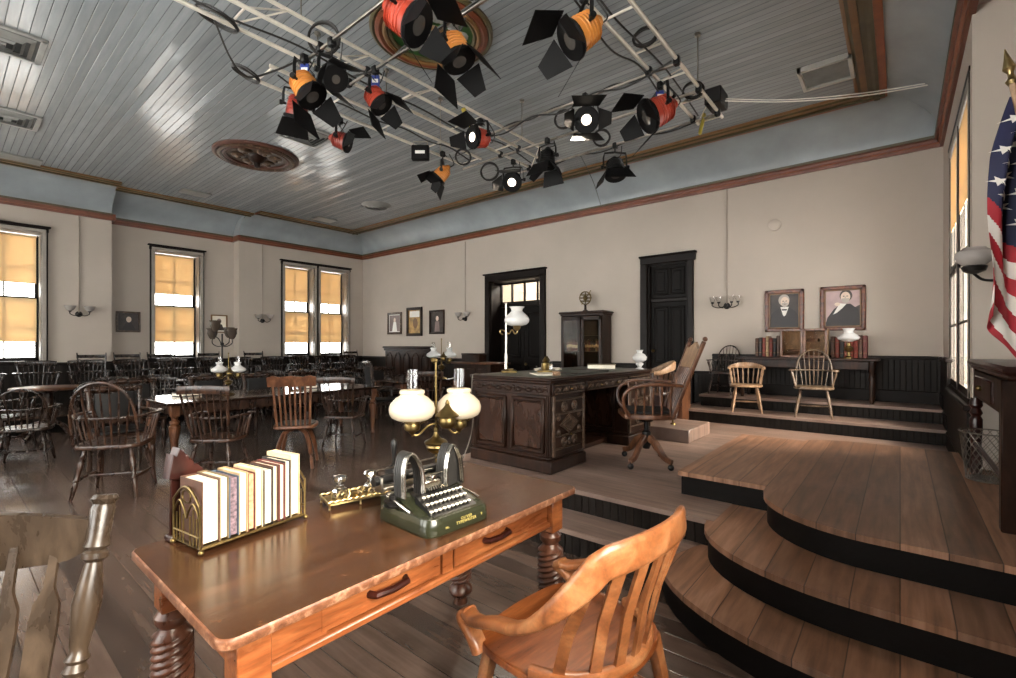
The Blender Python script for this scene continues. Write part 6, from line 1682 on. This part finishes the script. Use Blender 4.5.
vent('square louvred ceiling vent just right of the brown medallion', -6.72, 3.48, .62, .62)
vent('framed square return grille near the striped band at right', -.64, 6.38, .50, .52, 'grille')
t = thing('round_vent', 'round louvred ceiling vent near the far corner', 'vent', (-8.92, 6.22, ZT), 0, 'ceiling vents')
for k, r in enumerate((.32, .23, .14)): MB().lathe([(r, -.012 * k), (r - .03, -.02 - .012 * k), (r - .08, -.05 - .012 * k), (r - .085, -.045 - .012 * k), (r - .01, -.008 - .012 * k)], (0, 0, 0), 32).build('louvre', 'ventgrey', t)
for x, y, lab in ((-11.0, 3.35, 'small flat plate on the ceiling near the middle left window'), (-10.9, 6.1, 'small flat plate on the ceiling near the double window'), (-11.2, .9, 'small flat plate on the ceiling at the far left edge')):
    solo(MB().box((0, 0, -.012), (.35, .5, .024), .006), 'ceiling_plate', 'ventgrey', lab, 'plate', (x, y, ZT - .002))
WORLD = 9.5; EXPO = 1.2
SUN = (15, 50, (-.75, .05, -.60))
SPOTS = [('stage_light', (-2.26, 3.72, 3.48), (-1.6, 1.6, .4), 120), ('stage_light', (-3.77, 4.52, 3.44), (-3.9, 1.5, 0), 120), ('stage_light', (-3.45, 3.55, 3.55), (-6.5, 3.0, .7), 120)]
# ------------------------------------------------------------------ light and camera
w = bpy.data.worlds.new('sky'); SC.world = w; w.use_nodes = True
bg = w.node_tree.nodes['Background']; bg.inputs[0].default_value = (1.0, .96, .915, 1); bg.inputs[1].default_value = WORLD
def portal(name, loc, rot, sx, sy):
    l = bpy.data.lights.new(name, 'AREA'); l.shape = 'RECTANGLE'; l.size = sx; l.size_y = sy; l.cycles.is_portal = True
    o = bpy.data.objects.new(name, l); COL.objects.link(o); o.location = loc; o.rotation_euler = rot
for x, y, wd in ((XL - .3, .795, .95), (XN - .3, 3.505, .89), (XL - .3, 6.17, .82), (XL - .3, 7.16, .84), (XL - .3, -.825, .95)):
    portal('window_daylight', (x, y, (WZ0 + WZ1) / 2), (0, -PI / 2, 0), WZ1 - WZ0, wd)
portal('window_daylight', (XR + .38, .45, 2.25), (0, PI / 2, 0), 2.5, 2.0)
portal('window_daylight', (XR + .38, 6.17, 2.25), (0, PI / 2, 0), 2.5, 1.9)
for a, b in FW: portal('window_daylight', ((a + b) / 2, YF - .38, 2.3), (-PI / 2, 0, 0), b - a, 2.6)
def lamp(name, loc, power, r=.1, col=(1, .86, .7)):
    l = bpy.data.lights.new(name, 'POINT'); l.energy = power; l.shadow_soft_size = r; l.color = col
    o = bpy.data.objects.new(name, l); COL.objects.link(o); o.location = loc; return o
lamp('hallway_light', (-6.5, YB + 1.2, 3.4), 420, .3, (1, .95, .85))
def spot(name, loc, target, power, ang=70, r=.06, col=(1, .84, .66), blend=.6):
    l = bpy.data.lights.new(name, 'SPOT'); l.energy = power; l.spot_size = R(ang); l.spot_blend = blend; l.shadow_soft_size = r; l.color = col
    o = bpy.data.objects.new(name, l); COL.objects.link(o); o.location = loc
    o.rotation_euler = (Vector(target) - Vector(loc)).to_track_quat('-Z', 'Y').to_euler(); return o
for s in SPOTS: spot(*s)
l = bpy.data.lights.new('sun', 'SUN'); l.energy = SUN[0]; l.angle = R(SUN[1]); l.color = (1, .84, .66)
o = bpy.data.objects.new('sun', l); COL.objects.link(o); o.rotation_euler = Vector(SUN[2]).to_track_quat('-Z', 'Y').to_euler(); o.location = (6, 3, 6)
cam = bpy.data.cameras.new('camera'); co = bpy.data.objects.new('camera', cam); COL.objects.link(co)
cam.sensor_width = 36; cam.lens = 36 * 474 / 1016; cam.shift_y = (344 - 339) / 1016 * 1.0; cam.clip_start = .02
co.location = (0, 0, 1.45); co.rotation_euler = (PI / 2, 0, R(39.6))
SC.camera = co
SC.view_settings.view_transform = 'Standard'; SC.view_settings.look = 'None'; SC.view_settings.gamma = 1
SC.view_settings.use_curve_mapping = False
SC.view_settings.exposure = EXPO
